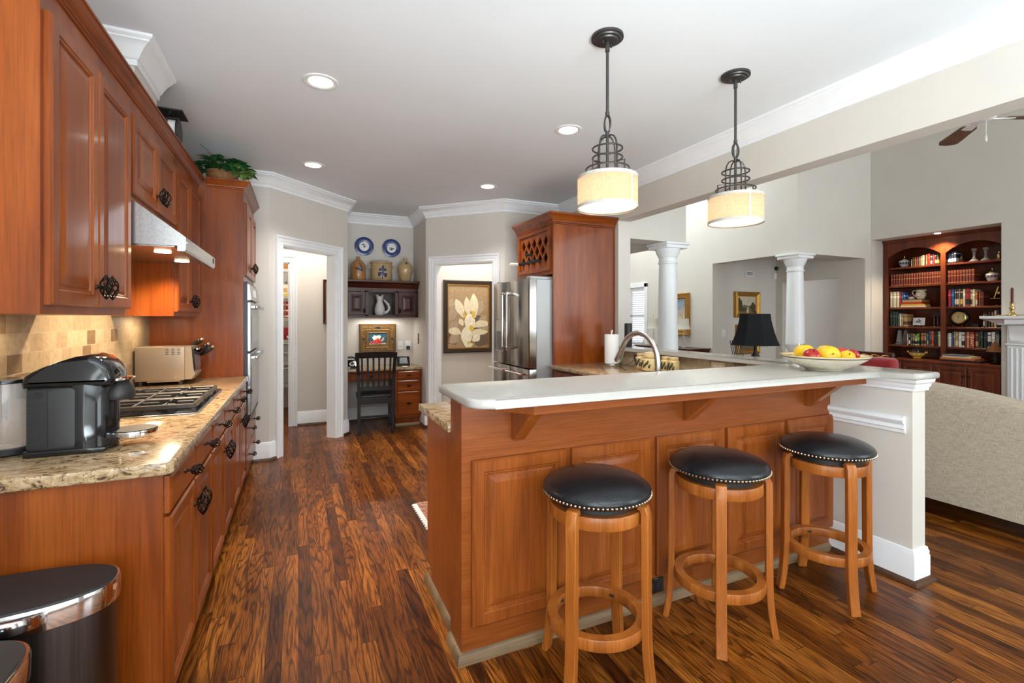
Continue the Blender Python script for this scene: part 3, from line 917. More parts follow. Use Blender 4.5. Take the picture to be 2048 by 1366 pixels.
# knife block with knives
t = MB().prism([(-.93, .915), (-.78, .915), (-.66, 1.055), (-.76, 1.14)], 4.055, 4.17, mp, bev=.004).build('knife_block', 'darkcherry')
tag(t, 'dark wooden knife block tucked behind the toaster oven', 'knife block')
KN = [(-.742, 4.075, 1.128, 'uppermost'), (-.70, 4.072, 1.094, 'middle near'), (-.70, 4.11, 1.094, 'middle far'), (-.675, 4.075, 1.073, 'lowest near'), (-.675, 4.125, 1.073, 'lowest far'), (-.742, 4.13, 1.128, 'upper far')]
dv = Vector((.79, -.12, .60)).normalized()
for x, y, z, w in KN:
    p = Vector((x, y, z)) + dv * .022
    k = thing('knife', f'black handled kitchen knife with steel rivets, the {w} one in the knife block', 'knife', p, 'knives in the block')
    MB().tube([p - dv * .02, p + dv * .008, p + dv * .012], .010, 8, flat=(.7, 1.1)).build('bolster', 'steel', k)
    h = MB().tube([p + dv * .012, p + dv * .05, p + dv * .095, p + dv * .108], [.010, .0115, .012, .008], 8, flat=(.75, 1.15)).build('handle', 'black', k)
    MB().tube([p + dv * .106, p + dv * .116], [.0095, .008], 8, flat=(.75, 1.15)).build('end_cap', 'steel', h)

# trash cans
def can(label, cx, cy, rx, ry, zt, ex, loc):
    t = thing('trash_can', label, 'trash can', loc)
    def ring(rx, ry, z):
        out = []
        for k in range(64):
            a = 2 * PI * k / 64
            c, s = math.cos(a), math.sin(a)
            out.append((cx + rx * math.copysign(abs(c) ** (2 / ex), c), cy + ry * math.copysign(abs(s) ** (2 / ex), s), z))
        return out
    MB().rings([ring(rx - .006, ry - .006, .03), ring(rx - .004, ry - .004, .04), ring(rx - .004, ry - .004, zt - .06)]).build('body', 'cansteel', t, smooth=60)
    MB().rings([ring(rx, ry, 0), ring(rx, ry, .035)]).build('foot_ring', 'blackm', t, smooth=60)
    MB().rings([ring(rx - .002, ry - .002, zt - .062), ring(rx + .002, ry + .002, zt - .06), ring(rx + .003, ry + .003, zt - .012), ring(rx, ry, zt - .004)]).build('rim', 'chrome', t, smooth=60)
    MB().rings([ring(rx - .004, ry - .004, zt - .008), ring(rx - .006, ry - .006, zt), ring(.001, .001, zt + .002)]).build('lid', 'blackm', t, smooth=60)
    return t


M['cansteel'] = brushed('dark_brushed_steel', (.16, .16, .165, 1), .3, 2)
can('large rounded black and steel trash can at the near end of the left cabinets', -.725, 1.652, .268, .125, .65, 2.5, (-.725, 1.652, 0))
can('smaller dark trash can in the bottom left corner, in front of the large one', -.76, 1.325, .225, .15, .63, 3.2, (-.76, 1.325, 0))

# kitchen scale on the wall cabinets
t = thing('kitchen_scale', 'black antique kitchen scale with a round dial on top of the wall cabinets', 'scale', (-.72, 3.43, 2.31))
MB().box(-.815, -.622, 3.345, 3.52, 2.578, 2.586, .001).build('platform', 'blackm', t)
s = MB()
for a in (0, PI / 2):
    s.tube([(-.72 + .07 * math.cos(a + .5), 3.43 + .07 * math.sin(a + .5), 2.572), (-.72, 3.43, 2.556), (-.72 - .07 * math.cos(a + .5), 3.43 - .07 * math.sin(a + .5), 2.572)], .006, 6)
s.cyl((-.72, 3.43, 2.44), (-.72, 3.43, 2.56), .008, .008, 10)
s.build('spider', 'iron', t)
MB().box(-.79, -.685, 3.37, 3.49, 2.403, 2.42, .006).prism([(-.775, 2.42), (-.70, 2.42), (-.705, 2.50), (-.765, 2.50)], 3.39, 3.47, mp).build('body', 'iron', t)
d = MB().cyl((-.70, 3.43, 2.478), (-.66, 3.43, 2.478), .066, .066, 32).build('dial', 'ceramic', t)
MB().lathe([(.064, 0), (.072, 0), (.072, .012), (.064, .012)], (-.662, 3.43, 2.478), 32, Matrix.Rotation(PI / 2, 3, 'Y')).build('bezel', 'blackm', d)
g = MB()
for i in range(24):
    a = 2 * PI * i / 24
    g.box(-.6602, -.6592, -.0015, .0015, .044, .058, M=Matrix.Translation((0, 3.43, 2.478)) @ Matrix.Rotation(a, 4, 'X'))
g.box(-.6598, -.6588, -.002, .002, -.015, .045, M=Matrix.Translation((0, 3.43, 2.478)) @ Matrix.Rotation(-.6, 4, 'X'))
g.build('markings', 'blackm', d)

# trailing plant in a basket on the oven cabinet
M['leaf'] = pm('green_leaf', rgb(46, 96, 50), .35, var=.45, vscale=25)
M['leafv'] = pm('pale_variegated_leaf', rgb(112, 146, 78), .4, var=.3, vscale=25)
M['basket'] = pm('woven_basket', rgb(138, 92, 54), .7, var=.25, vscale=60, bmp=.6, bscale=120)
t = thing('potted_pothos', 'trailing green pothos in a round woven basket on top of the oven cabinet', 'plant', (-.56, 4.47, 2.35))
MB().lathe([(.085, 2.35), (.10, 2.38), (.112, 2.44), (.114, 2.475), (.119, 2.485), (.108, 2.49), (.104, 2.475), (.01, 2.465)], (-.56, 4.47, 0), 28, sx=1.0).build('basket', 'basket', t)
rnd = random.Random(3)


def leaf(m, p, d, up, L):
    d = d.normalized(); sdv = d.cross(up).normalized(); nn = sdv.cross(d)
    w = L * .36
    st = [(0, .12), (.18, .75), (.4, 1), (.65, .78), (.85, .36), (1, .02)]
    rows = []
    for k, ww in st:
        c = p + d * (L * k) - nn * (L * .35 * k * k)
        rows.append([c - sdv * w * ww + nn * (.12 * L * ww), c, c + sdv * w * ww + nn * (.12 * L * ww)])
    V_ = [[m.bm.verts.new(q) for q in r] for r in rows]
    for i in range(len(V_) - 1):
        for j in range(2):
            m.bm.faces.new((V_[i][j], V_[i][j + 1], V_[i + 1][j + 1], V_[i + 1][j]))


for nm, mt, n_, seed in (('leaves', 'leaf', 130, 3), ('variegated_leaves', 'leafv', 60, 9)):
    rnd = random.Random(seed); m = MB()
    for i in range(n_):
        a = rnd.uniform(0, 2 * PI); r = rnd.uniform(.02, .18)
        p = Vector((-.56 + r * math.cos(a) * 1.05, 4.45 + r * math.sin(a), 2.485 + rnd.uniform(0, .14) * (1 - r / .26)))
        if mt == 'leafv':
            k = rnd.random()
            p = Vector((-.48 + .12 * k + rnd.uniform(-.03, .03), 4.38 + rnd.uniform(-.06, .06), 2.54 - .09 * k + rnd.uniform(-.02, .03)))
        d = Vector((math.cos(a), math.sin(a), rnd.uniform(-.5, .6)))
        leaf(m, p, d, Vector((rnd.uniform(-.3, .3), rnd.uniform(-.3, .3), 1)), rnd.uniform(.055, .095))
    m.build(nm, mt, t, smooth=60)
m = MB()
for i in range(9):
    a = 2 * PI * i / 9
    m.tube([(-.56, 4.47, 2.46), (-.56 + .07 * math.cos(a), 4.47 + .07 * math.sin(a), 2.56), (-.56 + .15 * math.cos(a), 4.45 + .12 * math.sin(a), 2.52)], .003, 5)
m.tube([(-.50, 4.42, 2.50), (-.42, 4.38, 2.49), (-.34, 4.36, 2.45)], .003, 5)
m.tube([(-.6, 4.42, 2.56), (-.66, 4.40, 2.64), (-.70, 4.38, 2.665)], .002, 5)
m.build('stems', 'leaf', t)
t.location.z += .054


# ================================================================ BAR AND RIGHT SIDE
BY = 1.785
t = thing('bar_peninsula', 'stained wood breakfast bar with raised panels behind the three stools', 'bar counter', (1.7, 1.86, 0))
MB().box(.585, KX0 - .002, BY, 1.93, 0, 1.046, .001).build('body', 'alderx', t, smooth=0)
for a, b in ((.625, 1.055), (1.081, 1.512), (1.549, 1.984), (2.011, 2.435), (2.471, 2.861)):
    MB().door((a, BY, .138), (1, 0, 0), (0, 0, 1), (0, -1, 0), b - a, .659, .062, .022).build('panel', 'alder', t, smooth=12)
MB().prism([(.64, BY - .002), (.80, 1.58), (2.845, 1.58), (2.845, BY - .002)], 1.0, 1.047).build('subtop', 'alderx', t, smooth=0)
mpx = lambda a, b, h: (h, a, b)
for x in (.80, 1.725, 2.635):
    MB().prism([(BY - .001, .862), (BY - .022, .862), (1.60, 1.0), (BY - .001, 1.0)], x, x + .052, mpx, bev=.002).build('corbel', 'alder', t, smooth=0)
m = MB()
SH2 = [(0, 0), (.020, 0), (.020, .018), (.014, .034), (.006, .042), (0, .044)]
m.sweep([(2.845, BY), (.585, BY), (.585, 1.93)][::-1], SH2)
m.build('shoe_moulding', 'shoe', t, smooth=30)
ol = thing('power_outlet', 'dark brown double outlet low on the bar front between the first two stools', 'outlet', (1.545, BY, .085))
MB().box(1.49, 1.60, BY - .006, BY, .05, .122, .003).build('cover_plate', 'black', ol)
for x in (1.525, 1.565):
    MB().cyl((x, BY - .004, .086), (x, BY - .009, .086), .0145, .0135, 16).build('socket', 'darkgrey', ol)

t = thing('sink_cabinet', 'stained wood cabinet run behind the bar holding the sink', 'cabinet', (1.4, 2.18, 0))
MB().sweep([(.612, 2.43), (.612, 1.955)], SH2).build('shoe_moulding', 'shoe', t, smooth=30)
MB().box(.612, 1.435, 1.932, 2.43, .10, .876, .001).box(1.435, 2.145, 1.932, 2.43, .10, .685).box(2.145, 2.24, 1.932, 2.43, .10, .876).box(.612, 2.24, 1.932, 2.36, 0, .10).build('carcass', 'alder', t, smooth=0)
for a, b in ((.64, 1.02), (1.03, 1.41), (1.44, 1.83), (1.84, 2.22)):
    d = MB().door((b, 2.43, .14), (-1, 0, 0), (0, 0, 1), (0, 1, 0), b - a, .72).build('door', 'alder', t, smooth=12)
    cage_pull(d, (b - .04, 2.45, .76), (0, 1, 0), (0, 0, 1))
t = thing('base_cabinet', 'cherry base cabinet under the granite beside the refrigerator panel', 'cabinet', (2.5, 3.2, 0))
MB().box(2.245, KX0 - .01, 1.932, 3.995, .10, .876, .001).box(2.32, KX0 - .01, 1.932, 3.995, 0, .10).build('carcass', 'cherry', t, smooth=0)
for a, b in ((2.46, 2.97), (2.98, 3.48), (3.49, 3.985)):
    d = MB().panel((2.245, b, .74), (0, -1, 0), (0, 0, 1), (-1, 0, 0), b - a, .125, [(0, 0), (0, .014), (.01, .02), (.05, .02)]).build('drawer', 'cherryy', t, smooth=12)
    cage_pull(d, (2.225, (a + b) / 2, .80), (-1, 0, 0), (0, 1, 0), 'knob', .05, .017, .038)
    MB().door((2.245, b, .14), (0, -1, 0), (0, 0, 1), (-1, 0, 0), b - a, .585).build('door', 'cherry', t, smooth=12)

# granite with the sink cut out
m = MB()
for x0, x1, y0, y1 in ((.573, 1.46, 1.932, 2.462), (1.46, 2.12, 1.932, 2.10), (1.46, 2.12, 2.41, 2.462), (2.12, KX0 - .009, 1.932, 2.462), (2.19, KX0 - .009, 2.462, 3.998)):
    m.box(x0, x1, y0, y1, .878, .914, .004, 2)
o = m.build('countertop', 'granite2')
tag(o, 'gold granite worktop behind the bar, turning past the sink to the refrigerator', 'countertop')
t = thing('sink', 'stainless steel sink basin under the arched tap', 'sink', (1.79, 2.255, .70))
MB().box(1.44, 1.45, 2.08, 2.425, .70, .876).box(2.13, 2.14, 2.08, 2.425, .70, .876).box(1.45, 2.13, 2.08, 2.09, .70, .876).box(1.45, 2.13, 2.415, 2.425, .70, .876).box(1.44, 2.14, 2.08, 2.425, .69, .70).build('basin', 'steelh', t, smooth=0)
MB().cyl((1.79, 2.255, .70), (1.79, 2.255, .703), .04, .04, 20).build('drain', 'chrome', t)

# quartz bar top
poly = [(.56, 1.955), (.535, 1.93)] + arc(.615, 1.58, .08, 180, 270, 8) + [(2.815, 1.50), (2.815, 1.345), (2.83, 1.33), (3.02, 1.33), (3.035, 1.345), (3.035, 3.945), (2.815, 3.945), (2.815, 1.955)]
o = MB().prism(poly, 1.048, 1.082, bev=.011, seg=4).build('quartz_countertop', 'quartz', smooth=50)
tag(o, 'white quartz raised bar top with rounded corner, running back along the right ledge', 'countertop')

# tap
t = thing('kitchen_tap', 'brushed nickel gooseneck tap rising behind the bar top', 'tap', (1.80, 2.06, .914))
pts = [(1.80, 2.05, .914), (1.80, 2.05, 1.09)]
R_ = .162
for i in range(0, 17):
    a = PI - (PI * .86) * i / 16
    pts.append((1.80, 2.05 + R_ + R_ * math.cos(a), 1.112 + R_ * math.sin(a)))
e = Vector(pts[-1]); d = (Vector(pts[-1]) - Vector(pts[-2])).normalized()
MB().tube(pts, .0158, 16).build('spout', 'nickel', t, smooth=60)
MB().tube([e - d * .005, e + d * .01, e + d * .06, e + d * .095, e + d * .10], [.0155, .017, .021, .0235, .021], 18).build('spray_head', 'nickel', t, smooth=60)
MB().lathe([(.030, .914), (.030, .92), (.024, .93), (.018, .95)], (1.80, 2.06, 0), 24).build('escutcheon', 'nickel', t)
h = thing('tap_handle', 'nickel lever handle left of the gooseneck tap', 'tap handle', (1.755, 2.13, .914))
MB().lathe([(.024, .914), (.024, .92), (.017, .93), (.015, .95), (.02, .965), (.021, .98), (.017, 1.005), (.010, 1.028), (.004, 1.04)], (1.755, 2.13, 0), 20).build('lever', 'nickel', h)

# things on the far granite
t = thing('paper_towel_holder', 'white paper towel roll on a chrome stand in front of the refrigerator panel', 'paper towel', (2.71, 3.72, .914))
MB().lathe([(.078, .914), (.08, .92), (.078, .928), (.02, .932)], (2.71, 3.72, 0), 32).build('stand', 'nickel', t)
MB().lathe([(.066, .933), (.067, .94), (.067, 1.20), (.064, 1.206), (.022, 1.206)], (2.71, 3.72, 0), 32).build('roll', 'paper', t)
MB().cyl((2.71, 3.72, 1.2), (2.71, 3.72, 1.225), .006, .006, 10).ball((2.71, 3.72, 1.235), .017, 14, 10).build('finial', 'chrome', t)

t = thing('speaker', 'tall dark cylindrical speaker standing on the far end of the white ledge', 'speaker', (2.92, 3.74, 1.082))
MB().lathe([(.034, 1.082), (.036, 1.086), (.036, 1.303), (.034, 1.308)], (2.92, 3.74, 0), 28).build('case', 'darkgrey', t)
MB().lathe([(.030, 1.307), (.030, 1.310)], (2.92, 3.74, 0), 28).build('top', 'blackm', t)

for y, lab in ((3.42, 'cream double outlet with a black adapter, behind the tap'), (2.60, 'cream double outlet on the tiled splashback right of the canisters')):
    t = thing('wall_outlet', lab, 'outlet', (KX0 - .008, y, .995))
    x = KX0 - .008
    MB().box(x - .006, x, y - .062, y + .062, .955, 1.032, .003).build('cover_plate', 'stonew', t) if 'stonew' in M else None
    for dy in (-.022, .022):
        s = MB().cyl((x - .004, y + dy, .993), (x - .009, y + dy, .993), .0155, .0145, 16).build('socket', 'ceramic', t)
        MB().box(x - .0096, x - .0088, y + dy - .006, y + dy - .004, .990, 1.0).box(x - .0096, x - .0088, y + dy + .003, y + dy + .005, .990, 1.0).build('slots', 'blackm', s)
t = thing('power_adapter', 'black power adapter plugged in behind the tap, with a thin cord', 'adapter', (2.84, 3.47, .99))
MB().box(2.80, 2.848, 3.44, 3.51, .97, 1.025, .005).build('plug', 'blackm', t)
MB().tube([(2.80, 3.48, .985), (2.76, 3.5, .955), (2.73, 3.56, .925), (2.72, 3.62, .918), (2.66, 3.50, .917), (2.55, 3.3, .917)], .0025, 6).build('cord', 'blackm', t)

# painted canisters
M['canister'] = pm('cream_painted_ceramic', rgb(214, 186, 132), .3, var=.1, vscale=30)
M['olive'] = pm('olive_paint', rgb(92, 110, 52), .4)
M['plum'] = pm('dark_fruit_paint', rgb(52, 40, 42), .4)


def canister(x, y, r, h, label, lidh, mush=False, oval=1.):
    t = thing('canister', label, 'canister', (x, y, .914), 'painted canisters on the far worktop')
    MB().lathe([(r * .9, .914), (r, .92), (r, .914 + h * .72), (r * .94, .914 + h * .8), (r * .7, .914 + h * .86), (r * .68, .914 + h * .9)], (x, y, 0), 24, sy=oval).build('jar', 'canister', t)
    l = [(r * .8, 0), (r * .84, lidh * .4), (r * .7, lidh * .8), (.001, lidh)] if mush else [(r * .8, 0), (r * .82, lidh * .5), (r * .8, lidh), (.001, lidh)]
    MB().lathe([(a, .914 + h * .9 + b) for a, b in l], (x, y, 0), 24, sy=oval).build('lid', 'canister', t)
    m = MB(); k = MB()
    for i in range(7):
        a = PI + (i - 3) * .22
        zz = .914 + h * (.30 + .12 * (i % 3))
        m.ball((x + r * math.cos(a), y + r * oval * math.sin(a), zz), (.006, .011, .011), 8, 6)
        k.ball((x + r * math.cos(a + .1), y + r * oval * math.sin(a + .1), zz + .016), (.005, .013, .007), 8, 6)
    m.build('painted_fruit', 'plum', t); k.build('painted_leaves', 'olive', t)


canister(2.76, 3.36, .045, .13, 'cream painted canister partly hidden behind the tap', .018)
canister(2.735, 3.20, .075, .125, 'largest cream painted canister with a green leaf, in the middle of the row', .05, True)
canister(2.765, 3.05, .042, .125, 'slim cream painted canister just right of the largest one', .018)
canister(2.76, 2.955, .045, .125, 'rightmost cream painted canister of the row', .018)

# ---- refrigerator surround with wine rack
FX, FY0, FY1 = 2.237, 4.0, 4.82
t = thing('wine_rack_cabinet', 'cherry cabinet with a diamond lattice wine rack and tall side panel around the refrigerator', 'cabinet', (2.6, 4.4, 0))
MB().box(FX, 2.955, FY0, FY0 + .022, 0, 2.34, .001).build('side_panel', 'cherry', t, smooth=0)
m = MB()
m.box(FX, 2.95, FY0 + .022, FY1, 1.79, 1.812).box(FX, 2.95, FY0 + .022, FY1, 2.318, 2.34).box(FX, 2.95, FY1 - .02, FY1, 1.812, 2.318).box(2.93, 2.95, FY0 + .022, FY1 - .02, 1.812, 2.318)
m.build('carcass', 'cherry', t, smooth=0)
m = MB()
y0, y1, z0, z1 = FY0 + .022, FY1 - .02, 1.812, 2.318
m.box(FX, FX + .02, y0, y1, z1 - .075, z1, .001).box(FX, FX + .02, y0, y1, z0, z0 + .035, .001).box(FX, FX + .02, y0, y0 + .05, z0 + .035, z1 - .075, .001).box(FX, FX + .02, y1 - .05, y1, z0 + .035, z1 - .075, .001)
m.build('face_frame', 'cherryy', t, smooth=0)
fy0, fy1, fz0, fz1 = y0 + .05, y1 - .05, z0 + .035, z1 - .075
m = MB()
m.panel((FX - .012, fy1, fz0), (0, -1, 0), (0, 0, 1), (-1, 0, 0), fy1 - fy0, fz1 - fz0, [(-.02, -.011), (-.02, .004), (-.012, .008), (.018, .004), (.018, -.011)], cap=False)
m.build('rack_moulding', 'cherryy', t, smooth=0)
cy, cz, ha, hb = (fy0 + fy1) / 2, (fz0 + fz1) / 2, .0625, .0835
mpl = lambda a, b, h: (h, cy + a, cz + b)
m = MB(); w = .011
XA = 5 * ha; ZA = 2 * hb
LL = math.hypot(ha, hb)
for sg in (1, -1):
    for k in range(-8, 9, 2):
        # line b = sg*hb/ha*(a) + k*hb clipped to the rack opening
        pts = []
        for i in range(-5, 6):
            a = i * ha; b = sg * i * hb + k * hb
            if abs(b) <= ZA + 1e-6 and abs(a) <= XA + 1e-6:
                pts.append((a, b))
        if len(pts) >= 2:
            (a0, b0), (a1, b1) = pts[0], pts[-1]
            nx, ny = -(b1 - b0), (a1 - a0); q = math.hypot(nx, ny); nx, ny = nx / q * w, ny / q * w
            m.prism([(a0 - nx, b0 - ny), (a1 - nx, b1 - ny), (a1 + nx, b1 + ny), (a0 + nx, b0 + ny)], FX + (0 if sg > 0 else .0006), FX + .016, mpl)
for j in (-1, 1):
    for i in (-3, -1, 1, 3):
        m.prism([(i * ha - ha, j * ZA), (i * ha, j * (ZA - hb)), (i * ha + ha, j * ZA)], FX + .0008, FX + .0155, mpl)
    for e in (-1, 1):
        m.prism([(e * XA, j * ZA), (e * (XA - ha), j * ZA), (e * XA, j * hb)], FX + .0008, FX + .0155, mpl)
    # triangles at the two ends
    m.prism([(j * XA, -hb), (j * XA, hb), (j * (XA - ha), 0)], FX + .0008, FX + .0155, mpl)
hh = fz1 - fz0; ww = fy1 - fy0
for a0, a1, b0, b1 in ((-ww / 2, ww / 2, ZA - .002, hh / 2), (-ww / 2, ww / 2, -hh / 2, -ZA + .002), (-ww / 2, -XA + .002, -ZA, ZA), (XA - .002, ww / 2, -ZA, ZA)):
    if a1 > a0 and b1 > b0:
        m.prism([(a0, b0), (a1, b0), (a1, b1), (a0, b1)], FX + .0004, FX + .0158, mpl)
m.build('lattice', 'cherry', t, smooth=0)
prof = [(0, 2.270), (.008, 2.272), (.008, 2.284), (.018, 2.292), (.02, 2.304), (.034, 2.326), (.052, 2.346), (.062, 2.352), (.07, 2.356), (.07, 2.374), (0, 2.374)]
MB().sweep([(FX, FY1), (FX, FY0), (2.95, FY0)], prof).build('cornice', 'cherryx', t, smooth=30)

M['bottle'] = pm('dark_green_glass', rgb(16, 24, 16), .08, coat=.5)
M['capsw'] = pm('cream_capsule', rgb(226, 218, 200), .4)
M['capsr'] = pm('copper_capsule', rgb(168, 84, 40), .4)
for a, b, ext, cm, lab in ((4 * ha, -1, .16, 'capsw', 'wine bottle with a white capsule sticking out of the far left of the rack'),
                           (2 * ha, -1, .10, 'blackm', 'wine bottle with a black capsule, second from the left in the bottom row'),
                           (0, -1, .07, 'blackm', 'wine bottle with a black capsule in the middle of the bottom row'),
                           (-2 * ha, -1, .08, 'blackm', 'wine bottle with a black capsule, rightmost in the bottom row of the rack'),
                           (ha, 0, .07, 'blackm', 'wine bottle with a black capsule alone in the middle row of the rack')):
    yy, zz = cy + a, cz + b * hb - .02
    t = thing('wine_bottle', lab, 'bottle', (FX + .15, yy, zz), 'bottles in the wine rack')
    Mx = Matrix.Rotation(-PI / 2, 3, 'Y')
    MB().lathe([(.001, -.30), (.034, -.30), (.036, -.29), (.036, -.12), (.030, -.09), (.016, -.05), (.0135, -.03), (.0135, ext - .05)], (FX, yy, zz), 20, Mx).build('glass', 'bottle', t)
    MB().lathe([(.0142, ext - .09), (.0145, ext - .004), (.013, ext), (.001, ext)], (FX, yy, zz), 20, Mx).build('capsule', cm, t)

# refrigerator
t = thing('refrigerator', 'stainless steel french door refrigerator standing under the wine rack', 'refrigerator', (2.45, 4.47, 0))
XF = 1.985; ya, yb = 4.03, 4.925; ym = 4.475
MB().box(2.075, 2.90, ya + .008, yb - .008, .03, 1.735, .004).build('case', 'fridgeside', t, smooth=0)
MB().box(2.02, 2.35, ya + .03, ya + .12, 1.735, 1.765, .006).build('hinge_cover', 'fridgeside', t, smooth=0)
MB().box(2.02, 2.12, yb - .12, yb - .03, 1.735, 1.765, .006).build('hinge_cover', 'fridgeside', t, smooth=0)
def fdoor(y0, y1, z0, z1, nm):
    mpf = lambda a, b, h: (a, b, h)
    return MB().prism([(2.068, y0), (2.068, y1), (XF + .012, y1), (XF + .002, y1 - .014), (XF, (y0 + y1) / 2), (XF + .002, y0 + .014), (XF + .012, y0)], z0, z1, mpf, bev=.004, seg=2).build(nm, 'steel', t, smooth=40)
dn = fdoor(ya, ym - .003, .885, 1.74, 'door'); df = fdoor(ym + .003, yb, .885, 1.74, 'door')
wn = fdoor(ya, ym - .003, .565, .872, 'drawer'); wf = fdoor(ym + .003, yb, .565, .872, 'drawer'); fdoor(ya, yb, .08, .552, 'freezer_drawer')
MB().box(2.06, 2.09, ya + .02, yb - .02, 0, .08).build('kick_plate', 'darkgrey', t, smooth=0)
for d, y in ((dn, ym - .055), (df, ym + .055)):
    h = MB().cyl((XF - .055, y, 1.035), (XF - .055, y, 1.625), .012, .012, 16)
    for z in (1.045, 1.60):
        h.box(XF - .066, XF + .004, y - .012, y + .012, z, z + .024, .003)
    h.build('handle', 'chrome', d)
for d, a, b in ((wn, ya + .03, ym - .03), (wf, ym + .03, yb - .03)):
    h = MB().cyl((XF - .055, a, .825), (XF - .055, b, .825), .012, .012, 16)
    for y in (a + .03, b - .05):
        h.box(XF - .06, XF + .004, y, y + .02, .815, .835, .003)
    h.build('handle', 'chrome', d)
    MB().cyl((XF - .055, a - .003, .825), (XF - .055, a + .002, .825), .010, .010, 16).build('red_medallion', 'red', d)
MB().box(XF - .003, XF + .004, 4.62, 4.83, 1.0, 1.345, .004).build('dispenser_surround', 'steelh', df)
MB().box(XF - .005, XF + .003, 4.635, 4.815, 1.02, 1.22, .002).build('dispenser_recess', 'black', df)

# ---- stools
def make_stool(label):
    t = thing('bar_stool', label, 'stool', (0, 0, 0), 'bar stools')
    MB().lathe([(.18, .690), (.195, .692), (.203, .700), (.206, .710), (.205, .720), (.198, .730), (.18, .743), (.145, .757), (.1, .766), (.05, .771), (.001, .772)], (0, 0, 0), 48).build('seat_cushion', 'leather', t, smooth=60)
    m = MB()
    for i in range(80):
        a = 2 * PI * i / 80
        m.ball((.2045 * math.cos(a), .2045 * math.sin(a), .704), .0056, 6, 4)
    m.build('nailhead_trim', 'nail', t)
    MB().cyl((0, 0, .655), (0, 0, .692), .15, .15, 28).build('swivel_plate', 'blackm', t)
    MB().lathe([(.148, .612), (.176, .612), (.178, .616), (.178, .656), (.176, .660), (.148, .660)], (0, 0, 0), 48, cap=False).rings([[(.148 * math.cos(2 * PI * k / 48), .148 * math.sin(2 * PI * k / 48), z) for k in range(48)] for z in (.612, .660)], cap=False).build('apron', 'stool', t, smooth=40)
    R = [(r, z) for r, z in ((.152, .198), (.186, .198), (.188, .202), (.188, .236), (.186, .240), (.152, .240), (.150, .236), (.150, .202))]
    MB().rings([[(r * math.cos(2 * PI * k / 48), r * math.sin(2 * PI * k / 48), z) for r, z in R] for k in range(48)], closed=True).build('foot_ring', 'stool', t, smooth=40)
    prof = [(.172, .668, .010), (.180, .676, .020), (.190, .672, .026), (.196, .655, .028), (.197, .60, .028), (.198, .40, .028), (.199, .24, .028), (.201, .17, .028), (.207, .10, .028), (.216, .04, .027), (.224, 0, .026)]
    for q in range(4):
        a = PI / 4 + q * PI / 2
        er = Vector((math.cos(a), math.sin(a), 0)); et = Vector((-math.sin(a), math.cos(a), 0))
        rings = []
        for i, (r, z, th) in enumerate(prof):
            w_ = .021
            c = er * r + Vector((0, 0, z))
            p, n_ = prof[max(i - 1, 0)], prof[min(i + 1, len(prof) - 1)]
            dd = Vector((n_[0] - p[0], n_[1] - p[1])).normalized()
            nr = er * (-dd.y) + Vector((0, 0, dd.x))
            h = th / 2
            rings.append([c + et * w_ * u + nr * h * v for u, v in ((-1, -.8), (-.85, -1), (.85, -1), (1, -.8), (1, .8), (.85, 1), (-.85, 1), (-1, .8))])
        MB().rings(rings).build('leg', 'stool', t, smooth=40)
    m = MB()
    for q in range(4):
        a = PI / 4 + q * PI / 2
        for s_ in (-.035, .035):
            er = Vector((math.cos(a + s_), math.sin(a + s_), 0))
            m.cyl(er * .151 + Vector((0, 0, .219)), er * .146 + Vector((0, 0, .219)), .0055, .005, 10)
    m.build('bolts', 'blackm', t)
    return t


st = make_stool('round black leather stool nearest the camera, at the left end of the bar')
st.location = (1.048, 1.538, 0); st.rotation_euler = (0, 0, math.radians(-14.4))
dup(st, (1.70, 1.545, 0), 0, 'round black leather stool in the middle of the three at the bar')
dup(st, (2.425, 1.534, 0), math.radians(17), 'round black leather stool at the right end of the bar, beside the white half wall')

# ---- fruit bowl
t = thing('fruit_bowl', 'shallow cream ceramic bowl with yellow and blue rim on the bar top', 'bowl', (2.585, 1.645, 1.082))
BXc, BYc, BZ = 2.585, 1.645, 1.082
M['bowlc'] = band_mat('cream_glaze', rgb(226, 216, 194), rgb(212, 164, 48), [(.066, .0725), (.0785, .09)], 2, .2)
M['rimb'] = pm('blue_grey_band', rgb(66, 86, 96), .25)
M['rimy'] = pm('yellow_band', rgb(214, 168, 52), .25)
MB().lathe([(.085, BZ), (.088, BZ + .006), (.10, BZ + .010), (.15, BZ + .032), (.19, BZ + .058), (.209, BZ + .078), (.2095, BZ + .081), (.203, BZ + .081), (.185, BZ + .062), (.14, BZ + .036), (.08, BZ + .018), (.001, BZ + .016)], (BXc, BYc, 0), 56).build('body', 'bowlc', t, smooth=60)
MB().lathe([(.2005, BZ + .0665), (.2028, BZ + .0667), (.2055, BZ + .071), (.2032, BZ + .071)], (BXc, BYc, 0), 56, cap=False).build('painted_band', 'rimb', t, smooth=60)
M['lemon'] = pm('yellow_fruit', rgb(232, 186, 22), .38, var=.06, vscale=20, bmp=.12, bscale=160, coat=.2)
M['apple'] = pm('red_apple', rgb(168, 22, 24), .2, var=.3, vscale=16, coat=.5)
M['mango'] = pm('red_yellow_fruit', rgb(206, 62, 40), .3, var=.3, vscale=10, coat=.4)


